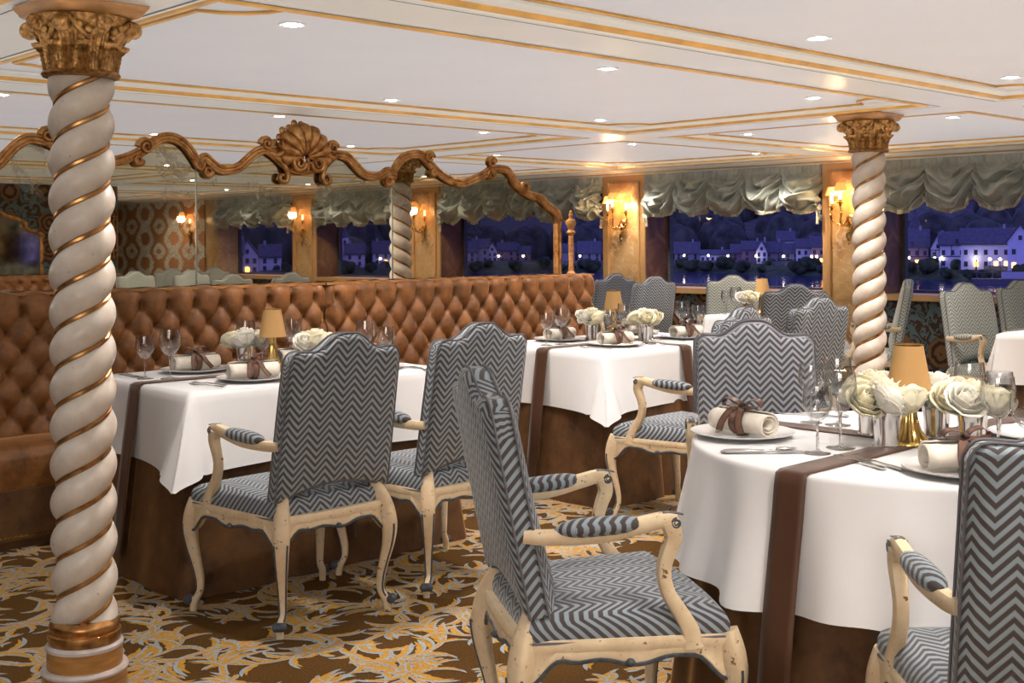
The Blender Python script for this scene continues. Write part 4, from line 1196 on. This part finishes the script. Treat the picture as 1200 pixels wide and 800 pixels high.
put_on(SPOON, 2.675, 1.86, -134, 'silver spoon beside the knife in front of the left plate on the round table')
put_on(FORK, 2.90, 2.16, -60, 'silver fork beyond the left plate on the round table')
put_on(FORK, 2.70, 1.585, -24, 'left of the two silver forks beside the runner on the round table'); put_on(FORK, 2.72, 1.545, -24, 'right of the two silver forks beside the runner on the round table')
glass_pair(2.75, 1.735, 2.862, 1.735, 'nearest the left plate on the round table')
glass_pair(3.20, 2.04, 3.21, 1.955, 'at the back of the round table, against the chevron armchair')
put_on(KNIFE, 3.33, 2.12, 20, 'silver knife lying at the back edge of the round table')
bouquet(2.957, 1.652, 'at the left front of the lamp on the round table', 6, seed=5, spread=.058)
bouquet(3.115, 1.79, 'left behind the lamp on the round table', 5, seed=6, spread=.052)
bouquet(3.19, 1.63, 'right behind the lamp on the round table', 5, seed=7, spread=.058)
bouquet(3.085, 1.475, 'right front of the lamp on the round table', 5, seed=8, spread=.058)
put_on(LAMP, 3.04, 1.632, 0, 'small table lamp with tan shade in the middle of the round table')
glass_pair(3.37, 1.53, 3.33, 1.60, 'behind the right-hand roses on the round table'); glass_pair(3.01, 1.30, 3.04, 1.385, 'right of the roses on the round table, near the picture edge')
put_on(PLATE, 3.40, 1.42, 0, 'round white plate at the right rear of the round table'); 
# far tables
T4 = rect_table(7.0, 8.5, 2.42, 3.19, 'at the right edge by the window')
T5 = rect_table(7.27, 8.25, 5.13, 5.54, 'by the wide window in the background')
bouquet(7.43, 5.27, 'on the window table in the background', 5, seed=9)
put_on(LAMP, 7.56, 5.235, 0, 'small tan table lamp on the window table in the background')
glass_pair(7.42, 5.46, 7.49, 5.425, 'left of the roses on the window table'); put_on(GB, 7.40, 5.36, 0, 'tall wine glass nearest the roses on the window table'); put_on(PLATE, 7.75, 5.36, 0, 'white plate on the window table in the background')
T6 = rect_table(6.1, 7.3, -.75, .05, 'mirrored between pale armchairs')
T7 = rect_table(7.0, 8.2, -3.9, -3.1, 'mirrored by the damask wall')
# ================================================================== CHAIRS
chair(2.43, 3.685, 90, 'chevron armchair with its back to us at the left table, nearest the left twisted column')
chair(3.075, 3.70, 90, 'chevron armchair with its back to us, second at the left table, behind the foreground armchair')
chair(2.25, 2.07, -31, 'foreground chevron armchair turned sideways toward the round table')
chair(2.45, 1.02, 40, 'dark chevron armchair cut off by the bottom right corner, facing the round table')
chair(3.66, 2.53, 222, 'large chevron armchair with front light in its colour behind the round table, facing us', 'front')
chair(4.57, 3.58, 96, 'chevron armchair partly hidden behind the one facing us, its left arm and leg showing')
chair(5.67, 3.83, 84, 'chevron armchair just left of the right-hand twisted column, arch-topped back toward us')
chair(7.40, 4.92, 46, 'dark herringbone armchair with a wide back facing us, farther back toward the window')
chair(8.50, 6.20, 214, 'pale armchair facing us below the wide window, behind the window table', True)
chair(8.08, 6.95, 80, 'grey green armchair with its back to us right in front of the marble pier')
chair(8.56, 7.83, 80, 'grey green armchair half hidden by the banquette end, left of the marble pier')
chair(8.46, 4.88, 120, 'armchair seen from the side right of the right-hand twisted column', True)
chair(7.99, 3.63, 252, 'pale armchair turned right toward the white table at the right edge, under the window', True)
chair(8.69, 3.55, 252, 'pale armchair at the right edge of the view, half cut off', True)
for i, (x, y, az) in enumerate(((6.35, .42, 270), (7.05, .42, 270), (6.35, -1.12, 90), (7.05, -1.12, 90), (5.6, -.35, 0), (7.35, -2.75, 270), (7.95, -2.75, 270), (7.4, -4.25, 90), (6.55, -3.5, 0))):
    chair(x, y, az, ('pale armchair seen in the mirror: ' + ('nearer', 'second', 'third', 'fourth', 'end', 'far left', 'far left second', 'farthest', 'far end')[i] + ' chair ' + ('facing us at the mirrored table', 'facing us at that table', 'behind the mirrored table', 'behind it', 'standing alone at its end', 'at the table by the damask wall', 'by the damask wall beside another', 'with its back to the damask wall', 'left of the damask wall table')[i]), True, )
# ================================================================== OUTSIDE
def pol(az, d): return V((d*cos(R(az)), d*sin(R(az)), 0))
ZW = -6.5
def db(az):
    if az >= 38: return 300.
    if az >= 20: return 300 - (38-az)*5.2
    if az >= -42: return 206.4 + (20-az)/62*93.6
    return 300. if az > -48.5 else max(190., 300 + (az+48.5)*12)
struct(MB().grid(lambda u, v: (XG+4 + 360*v, -600 + 1200*u, ZW), 2, 2).obj('river', 'water', smooth=False))
def bank(u, v):
    az = 62 - 128*u; d = db(az) - 2 + 26*v; z = ZW - .3 + 2.2*min(1, v*3) + .35*sin(az*3.1)*min(1, v*3)
    p = pol(az, d); return (p.x, p.y, z)
struct(MB().grid(bank, 240, 6).obj('riverbank', 'bank_grass'))
def wallf(u, v):
    az = 62 - 128*u; p = pol(az, db(az) + 9 + (4 if v > .6 else 0)); return (p.x, p.y, ZW+1.5+(1.25 if v > .3 else 0)+ (0.0))
struct(MB().grid(wallf, 120, 3).obj('quay', 'stone_wall'))
def hill(u, v):
    az = 66 - 136*u; d = db(az) + 18 + 420*v
    t = sstep(.04, .62, v)
    hgt = 64 + 16*sin(az*.11+.5) + 10*sin(az*.23+2)
    z = ZW + 2.3 + hgt*t*(.75+.25*sin(az*.21+v*3)) + 2.0*sin(az*1.7+v*20)*t
    p = pol(az, d); return (p.x, p.y, z)
struct(MB().grid(hill, 150, 40).obj('hillside', 'hill'))
rnd = random.Random(3)
fb = MB()
for i in range(900):
    u = rnd.random(); v = .05 + .26*rnd.random()**1.3
    az = 66-136*u
    if sin(az*.35+1) < -.35 and v > .14: continue
    p = hill(u, v); s = rnd.uniform(3.0, 6.0)
    fb.ball((p[0], p[1], p[2]+s*.5), s, 7, 5, sz=rnd.uniform(.9, 1.7))
o = fb.obj('forest', 'forest'); tag(o, 'dense dark woodland covering the hillside beyond the village', 'trees', kind='stuff')
def house(az, d, w, dep, eave, ridge, label, wall='house_white', gable=False, lit=(), rows=2, yaw=0, cols=None, timber=False, zb=None):
    """w across the view; ridge along it unless gable"""
    p = pol(az, d-300+db(az)); zb = ZW+2.0 if zb is None else zb
    root = tag(empty('village_house', (p.x, p.y, zb), R(az-90+yaw)), label, 'house')
    m = MB(); hw, hd = w/2, dep/2
    m.box(-hw, hw, -hd, hd, 0, eave)
    if gable: 
        m.prism([(-hw, eave-.01), (hw, eave-.01), (0, ridge-.1)], lambda q: (q[0], -hd, q[1]), lambda q: (q[0], hd, q[1]))
    else:
        m.prism([(-hd, eave-.01), (hd, eave-.01), (0, ridge-.1)], lambda q: (-hw, q[0], q[1]), lambda q: (hw, q[0], q[1]))
    m.obj('wall', wall, root, smooth=False)
    r = MB()
    for s in (1, -1):
        if gable:
            q = [(s*(hw+.3), eave-.2), (0, ridge), (0, ridge+.25), (s*(hw+.3), eave+.05)]
            r.prism(q, lambda q: (q[0], -hd-.3, q[1]), lambda q: (q[0], hd+.3, q[1]))
        else:
            q = [(s*(hd+.3), eave-.2), (0, ridge), (0, ridge+.25), (s*(hd+.3), eave+.05)]
            r.prism(q, lambda q: (-hw-.25, q[0], q[1]), lambda q: (hw+.25, q[0], q[1]))
    rf = r.obj('roof', 'slate_roof', root, smooth=False)
    MB().box(hw*.4, hw*.4+.5, -.3, .3, ridge-.4, ridge+.9).obj('chimney', 'house_grey', rf, smooth=False)
    cols = cols or max(2, int(w/1.7)); k = 0
    for j in range(rows):
        for i in range(cols):
            x = -hw + w*(i+.5)/cols; z = .55 + j*(eave-.4)/rows
            MB().box(x-.32, x+.32, -hd-.06, -hd+.02, z, z+.95).obj('window', 'warm_glow' if k in lit else 'dark_pane', root, smooth=False)
            k += 1
    if timber or gable:
        MB().box(-.3, .3, -hd-.06, -hd+.02, eave+.3, eave+1.1).obj('window', 'dark_pane', root, smooth=False)
    if timber:
        t = MB()
        for x in (-hw, -hw*.33, hw*.33, hw-.15): t.box(x, x+.15, -hd-.05, -hd+.02, eave*.5, eave)
        for z in (eave*.5, eave-.15): t.box(-hw, hw, -hd-.05, -hd+.02, z, z+.15)
        t.obj('timber_frame', 'timber', root, smooth=False)
    return root
def church(az, d, label):
    p = pol(az, d-300+db(az))
    root = tag(empty('church_tower', (p.x, p.y, ZW+2.3), R(az-90)), label, 'church')
    MB().box(-1.7, 1.7, -2, 2, 0, 6.6).obj('tower', 'house_white', root, smooth=False)
    MB().lathe([(2.4, 6.5), (1.4, 7.8), (.85, 9.6), (.05, 13.4)], 8).obj('spire', 'slate_roof', root, smooth=False)
    for x in (-.9, .9): MB().box(x-.3, x+.3, -2.06, -1.98, 4.8, 6.0).obj('window', 'dark_pane', root, smooth=False)
# direct view, left to right
W = 'over the river, wide window, '
house(38.16, 322, 6.5, 6, 2.4, 5.2, 'lone dark-roofed house ' + W + 'farthest left', 'house_grey')
house(36.85, 316, 7.5, 4, 2.2, 3.2, 'long low white house with lit lamps ' + W, lit=(), cols=6, rows=1)
house(35.75, 322, 4.0, 5, 2.6, 4.6, 'small dark red-walled house ' + W + 'left of the purple block', 'house_pink')
house(35.15, 318, 5.0, 5, 3.4, 5.4, 'purple-grey house ' + W + 'left of the white gable', 'house_pink')
house(34.72, 312, 2.6, 6, 3.0, 5.6, 'narrow house showing a white pointed gable ' + W + 'middle', gable=True, cols=2)
house(34.15, 317, 4.6, 5, 2.8, 5.2, 'house with broad slate roof ' + W + 'right of the white gable', 'house_grey')
house(33.62, 326, 4.2, 5, 4.0, 6.2, 'upper slate-roofed house on the slope ' + W, 'house_white', zb=ZW+3.6)
house(33.35, 315, 3.6, 5, 2.6, 4.8, 'dark roofed house ' + W + 'left of the white inn', 'house_grey')
house(32.72, 316, 4.4, 5, 3.9, 5.8, 'white inn with six dark windows ' + W + 'right side', cols=3)
house(32.02, 314, 4.6, 5, 4.2, 6.4, 'brown house with bright lit terrace ' + W + 'far right', 'house_pink', lit=(0, 1, 2), cols=3)
W = 'over the river, right window, '
house(28.85, 320, 3.2, 5, 3.5, 6.0, 'partly hidden house beside the marble reveal ' + W, 'house_pink')
house(28.02, 313, 6.2, 6, 4.2, 7.6, 'tall-roofed half-timbered house with one lit window ' + W + 'left', 'house_pink', lit=(2,), cols=4, timber=True)
church(27.92, 332, 'church with a white tower and tall pointed spire in the right-hand window')
house(26.95, 316, 3.0, 5, 3.6, 6.6, 'small gabled house ' + W + 'between the two large ones', gable=True, timber=True, cols=2)
house(26.15, 313, 6.6, 6, 4.6, 7.0, 'white house with a plain gable and bright doorway ' + W + 'middle', lit=(2,), cols=4, timber=True)
house(24.75, 314, 10.5, 7, 4.8, 7.6, 'big white inn with lit ground floor ' + W + 'right', lit=(1, 3, 4, 5), cols=6)
house(23.55, 310, 4.2, 7, 5.2, 8.2, 'white gabled house at the right edge ' + W, gable=True, lit=(0,), cols=2)
house(43.9, 318, 5.0, 5, 3.0, 5.0, 'purple-grey house left of the finial, past the end of the mirror', 'house_grey')
house(42.75, 318, 6.0, 6, 2.6, 5.6, 'dark house with pyramid-like roof seen between finial and pier', 'house_grey')
house(44.6, 316, 5.5, 5, 3.0, 4.8, 'low white house just left of the mirror edge', lit=())
# the same town seen in the mirror lies off to the other side
W = 'reflected in the mirror, '
for (az, w, e, r_, lb, kw) in ((58.2, 6., 3.9, 6.2, 'large dark blue house at the left', dict(wall='house_grey', cols=5)), (57.2, 3.8, 3.6, 6.2, 'white gabled house with one lit window', dict(gable=True, lit=(1,), cols=3)), (56.2, 4., 3.2, 5.4, 'white house left of the second mirrored pier', dict()),
        (54.7, 4.2, 3.2, 5.6, 'white house with a small gable', dict(gable=True, lit=(0,), cols=3)), (53.7, 5.2, 3.0, 5.8, 'dark-roofed house left of the mirrored column', dict(wall='house_pink', lit=(1,))), (52.4, 4.4, 3.2, 5.4, 'house hidden by the mirrored column', dict()), (51.2, 4.2, 3.2, 6.0, 'blue-roofed house right of the mirrored column', dict(lit=(0,))),
        (48.6, 5., 4.2, 6.4, 'inn with lit terrace', dict(wall='house_pink', lit=(0, 1, 2), cols=3)), (47.9, 4.0, 3.8, 5.6, 'white inn right of the lit terrace', dict(cols=3)), (47.15, 5., 3.0, 5.8, 'dark-roofed house', dict(wall='house_grey')), (46.5, 4.4, 4.2, 6.4, 'upper slate-roofed house', dict(wall='house_grey')), (45.95, 2.8, 3.0, 5.6, 'narrow house with a white pointed gable', dict(gable=True, cols=2)), (45.25, 5., 3.4, 5.4, 'purple-grey house right of the pointed gable', dict(wall='house_pink')), (44.5, 4.4, 2.6, 4.4, 'low dark red house by the mirror edge', dict(wall='house_pink'))):
    house(-az, 314 + (az*7) % 6, w, 5.5, e, r_, lb + ' ' + W + 'across the river', **kw)
church(-53.1, 330, 'white church tower reflected in the mirror left of the mirrored column')
# street lamps, bushes, a boat
def street_lamp():
    root = empty('street_lamp', (0, 0, 0)); root['category'] = 'street lamp'
    MB().lathe([(.10, 0), (.06, 2.2)], 8).obj('post', 'slate_trim', root); MB().ball((0, 0, 2.4), .27, 10, 6).obj('lantern', 'street_glow', root)
    return Proto(root)
SL = street_lamp()
for az in (38.3, 37.17, 36.26, 34.97, 33.73, 32.46, 32.23, 28.19, 27.1, 26.81, 25.85, 25.7, 25.39, 24.79, 24.37, 43.2, 44.2, -58.0, -54.5, -53.6, -51.2, -48.65, -48.4, -47.2, -45.6, -44.4):
    p = pol(az, db(az) + 6 + (az*3 % 2)); SL.put((p.x, p.y, ZW+1.6), 0, 'lit street lamp on the far river bank', 'street lamp', 'street lamps along the far bank')
def bush():
    mb = MB(); r = random.Random(9)
    for k in range(9): mb.ball((r.uniform(-1, 1), r.uniform(-.6, .6), r.uniform(.4, 1.5)), r.uniform(.5, .95), 9, 6)
    o = mb.obj('bush', 'bush', None, ang=180); o['category'] = 'bush'; return Proto(o)
BU = bush()
for k in range(64):
    az = (20.5 + 25*k/40) if k < 40 else -(42.5 + 17*(k-40)/24)
    az += rnd.uniform(-.25, .25); d = db(az) + rnd.choice((-.5, 3, 11)); p = pol(az, d)
    o = BU.put((p.x, p.y, ZW+(.6 if d < db(az)+1 else 1.4)), rnd.uniform(0, 6), 'dark rounded bush on the far river bank', 'bush', 'bushes along the far bank')
    s = rnd.uniform(.7, 1.5); o.scale = (s*1.3, s, s)
p = pol(24.2, db(24.2)-8); bo = tag(empty('river_boat', (p.x, p.y, ZW), R(24.2-90)), 'small moored ferry boat with railings near the right edge', 'boat')
MB().prism([(-5, 0), (4.6, 0), (5.6, 1.0), (-5.3, 1.0)], lambda q: (q[0], -1.3, q[1]), lambda q: (q[0], 1.3, q[1])).obj('hull', 'slate_trim', bo, smooth=False)
MB().box(-.5, 3.8, -.9, .9, 1.0, 2.1).obj('cabin', 'boat_white', bo, smooth=False)
MB().sweep([(-4.4, 0, 1.0), (-4.4, 0, 4.6)], .08, 6).sweep([(-4.8, 0, 2.0), (-1, 0, 2.0)], .05, 6).obj('mast', 'slate_trim', bo)
# ================================================================== LIGHT
def light(kind, name, loc, energy, color, size=.1, rot=None, **kw):
    d = bpy.data.lights.new(name, kind); d.energy = energy; d.color = color
    if kind == 'AREA':
        d.shape = 'RECTANGLE'; d.size, d.size_y = size
    elif kind == 'SUN': d.angle = size
    else: d.shadow_soft_size = size
    for k, v in kw.items(): setattr(d, k, v)
    o = bpy.data.objects.new(name, d); o.location = loc
    if rot: o.rotation_euler = rot
    COL.objects.link(o); return o
WARM = (1., .78, .50); NEUT = (1., .93, .86)
for i, (x, y) in enumerate(SPOTS):
    light('SPOT', 'spot_lamp', (x, y, ZP-.03), 44, NEUT, .03, spot_size=R(125), spot_blend=.7)
for (x, y, z) in LIGHTS:
    light('POINT', 'sconce_lamp', (x-.05, y, z+.02), 11, (1., .70, .36), .05)
for x in (3.8, -3.2): light('POINT', 'sconce_lamp', (x, 11.6, 1.69), 4, (1., .62, .26), .05)
# unseen area lights added under the coffers, facing up to brighten the ceiling
for (x0, x1) in ((-2.7, 1.59), (1.59, 6.3), (6.3, 9.0)):
    for (y0, y1) in ((-7.2, -4.7), (-4.7, -2.75), (-2.55, .42), (.42, 2.95), (2.95, 5.5), (5.5, 8.04), (8.04, 10.5)):
        w_, h_ = x1-x0, y1-y0
        light('AREA', 'ceiling_fill', ((x0+x1)/2, (y0+y1)/2, 1.90), 1.34*w_*h_, (1., .98, .97), (w_, h_), (pi, 0, 0))
# unseen fill light added behind the camera to brighten the room
light('AREA', 'rear_fill', (-1.6, -.6, 1.75), 60, (1., .93, .85), (2.6, 1.2), (R(62), 0, R(46-90)))
w = bpy.data.worlds.new('dusk'); SC.world = w; w.use_nodes = True
nt = w.node_tree; bg = nt.nodes['Background']
tc = nt.nodes.new('ShaderNodeTexCoord'); sp = nt.nodes.new('ShaderNodeSeparateXYZ'); rp = nt.nodes.new('ShaderNodeValToRGB')
nt.links.new(tc.outputs['Generated'], sp.inputs[0]); nt.links.new(sp.outputs[2], rp.inputs[0]); nt.links.new(rp.outputs[0], bg.inputs[0])
e = rp.color_ramp.elements; e[0].position = 0; e[0].color = (.34, .31, .92, 1); e[1].position = .6; e[1].color = (.19, .20, .74, 1)
bg.inputs[1].default_value = 1.15
# ------------------------------------------------------------------ render look
SC.view_settings.view_transform = 'Standard'; SC.view_settings.look = 'None'
SC.view_settings.exposure = 0.47; SC.view_settings.gamma = 1.0
SC.view_settings.use_curve_mapping = True
cm = SC.view_settings.curve_mapping; cu = cm.curves[3]
cu.points.new(.22, .200); cu.points.new(.72, .750); cm.update()
cy = SC.cycles
cy.use_denoising = True; cy.max_bounces = 10; cy.diffuse_bounces = 4; cy.glossy_bounces = 5; cy.transmission_bounces = 8; cy.transparent_max_bounces = 24
cy.sample_clamp_indirect = 6.0; cy.caustics_reflective = False; cy.caustics_refractive = False
